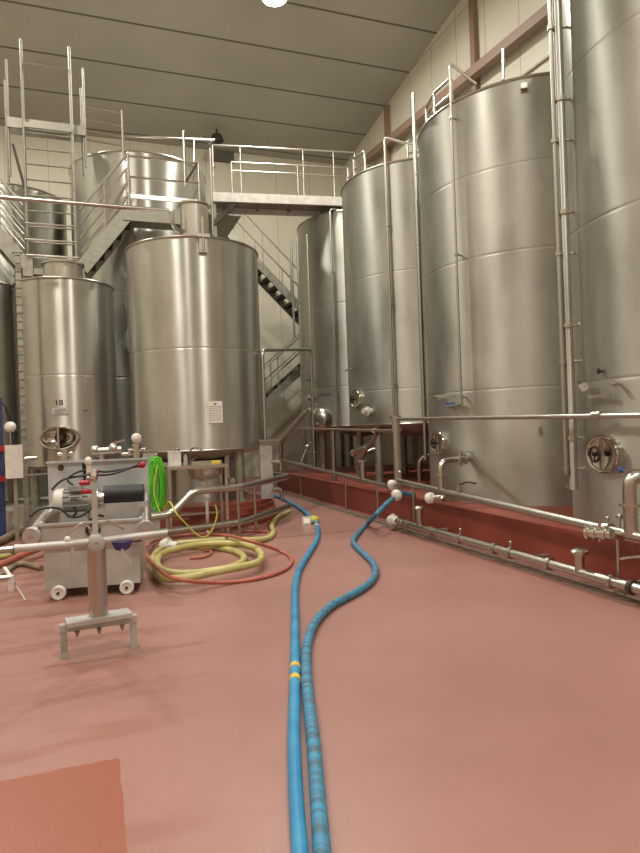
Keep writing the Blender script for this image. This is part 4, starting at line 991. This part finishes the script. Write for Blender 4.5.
# hoses lying to the left of the cart
hose([(-1.579,8.828,0.060), (-1.381,9.452,0.060), (-1.240,9.877,0.060), (-1.123,10.475,0.060), (-0.898,10.761,0.060), (-0.643,10.825,0.060), (-0.377,10.772,0.060)], .055, 'hose_brown', 'brown_hose', 'thick brown hose lying left of the pump cart at the picture edge', k=6)
hose([(-1.308,7.278,0.090), (-1.094,7.562,0.090), (-0.982,7.832,0.090), (-0.866,8.194,0.090), (-0.747,8.438,0.100), (-0.618,8.690,0.100), (-0.466,8.933,0.090)], .04, 'hose_red', 'red_hose', 'thick red hose running in from the left picture edge under the stand arm', k=6)
hose([(-1.419,8.508,0.030), (-1.116,8.663,0.030), (-0.957,8.851,0.030), (-0.813,9.064,0.030), (-0.674,9.139,0.030)], .03, 'hose_yellow', 'yellow_hose', 'pale yellow hose behind the red hose at the left picture edge', k=6)
hose([(-1.113,7.170,0.030), (-0.948,7.618,0.030), (-0.890,8.003,0.030), (-0.789,8.036,0.030), (-0.669,7.852,0.030), (-0.585,7.691,0.030)], .03, 'hose_brown', 'brown_hose', 'short pale hose end lying nearest the base of the pump cart on its left', k=6)
a_ = V((-1.346,8.747,0.100)); b_ = V((-0.877,8.766,0.100))
t = thing('loose_pipe', 'loose steel pipe with a black end lying among the hoses on the left', 'pipe', (a_.x, a_.y, .04))
MB().cyl(a_, b_, .038, n=16).build('pipe', 'pipe', t); d = (b_-a_).normalized(); MB().cyl(b_-d*.1, b_+d*.02, .044, n=16).build('end_sleeve', 'black', t)
for k in (.1, .9): p = a_.lerp(b_, k); MB().box((p.x, p.y, .03), (.06, .06, .06)).build('support_foot', 'galv', t)
a_ = V((-1.105,6.848,0.130)); b_ = V((-0.791,6.837,0.130))
t = thing('tubular_stand', 'low grey tubular frame just inside the left picture edge', 'frame', (b_.x, b_.y, 0))
MB().cyl(a_, b_, .03, n=14).cyl((a_.x, a_.y, 0), a_, .025).build('tube', 'pipe', t)
MB().box((b_.x, b_.y, .075), (.05, .05, .15)).build('leg', 'white', t)
MB().bar(V((-0.869,6.995,0.200)), b_, .03, .03).build('brace', 'white', t)
solo('cord', MB().rings(smooth([(b_.x+.04, b_.y-.06, .1)]+[(-0.766,6.987,0.010), (-0.688,6.650,0.010), (-0.626,6.347,0.010)], 5), .006, 6), 'white', 'thin pale cord hanging from the low grey frame onto the floor', 'cord')

# ================================================================ CAMERA, WORLD, VIEW
CAM_R=(0.940,-0.340,-0.035); CAM_U=(0.033,-0.012,0.999); CAM_F=(0.340,0.940,0.000)
cam = bpy.data.cameras.new('camera'); co = bpy.data.objects.new('camera', cam); COL.objects.link(co)
R = Matrix((V(CAM_R), V(CAM_U), -V(CAM_F))).transposed().to_4x4()
co.matrix_world = Matrix.Translation((0, 0, 1.5)) @ R
cam.sensor_fit = 'VERTICAL'; cam.sensor_height = 36; cam.lens = 630/853*36; cam.clip_start = .05
sc.camera = co
w = bpy.data.worlds.new('world'); sc.world = w; w.use_nodes = True
w.node_tree.nodes['Background'].inputs[0].default_value = (.5, .47, .42, 1); w.node_tree.nodes['Background'].inputs[1].default_value = 0.0
vs = sc.view_settings; vs.view_transform = 'Standard'; vs.look = 'None'; vs.gamma = 1; vs.use_curve_mapping = False
vs.exposure = 0.0
sc.cycles.use_denoising = True
sc.cycles.max_bounces = 8; sc.cycles.diffuse_bounces = 5; sc.cycles.glossy_bounces = 5
sc.cycles.sample_clamp_indirect = 6
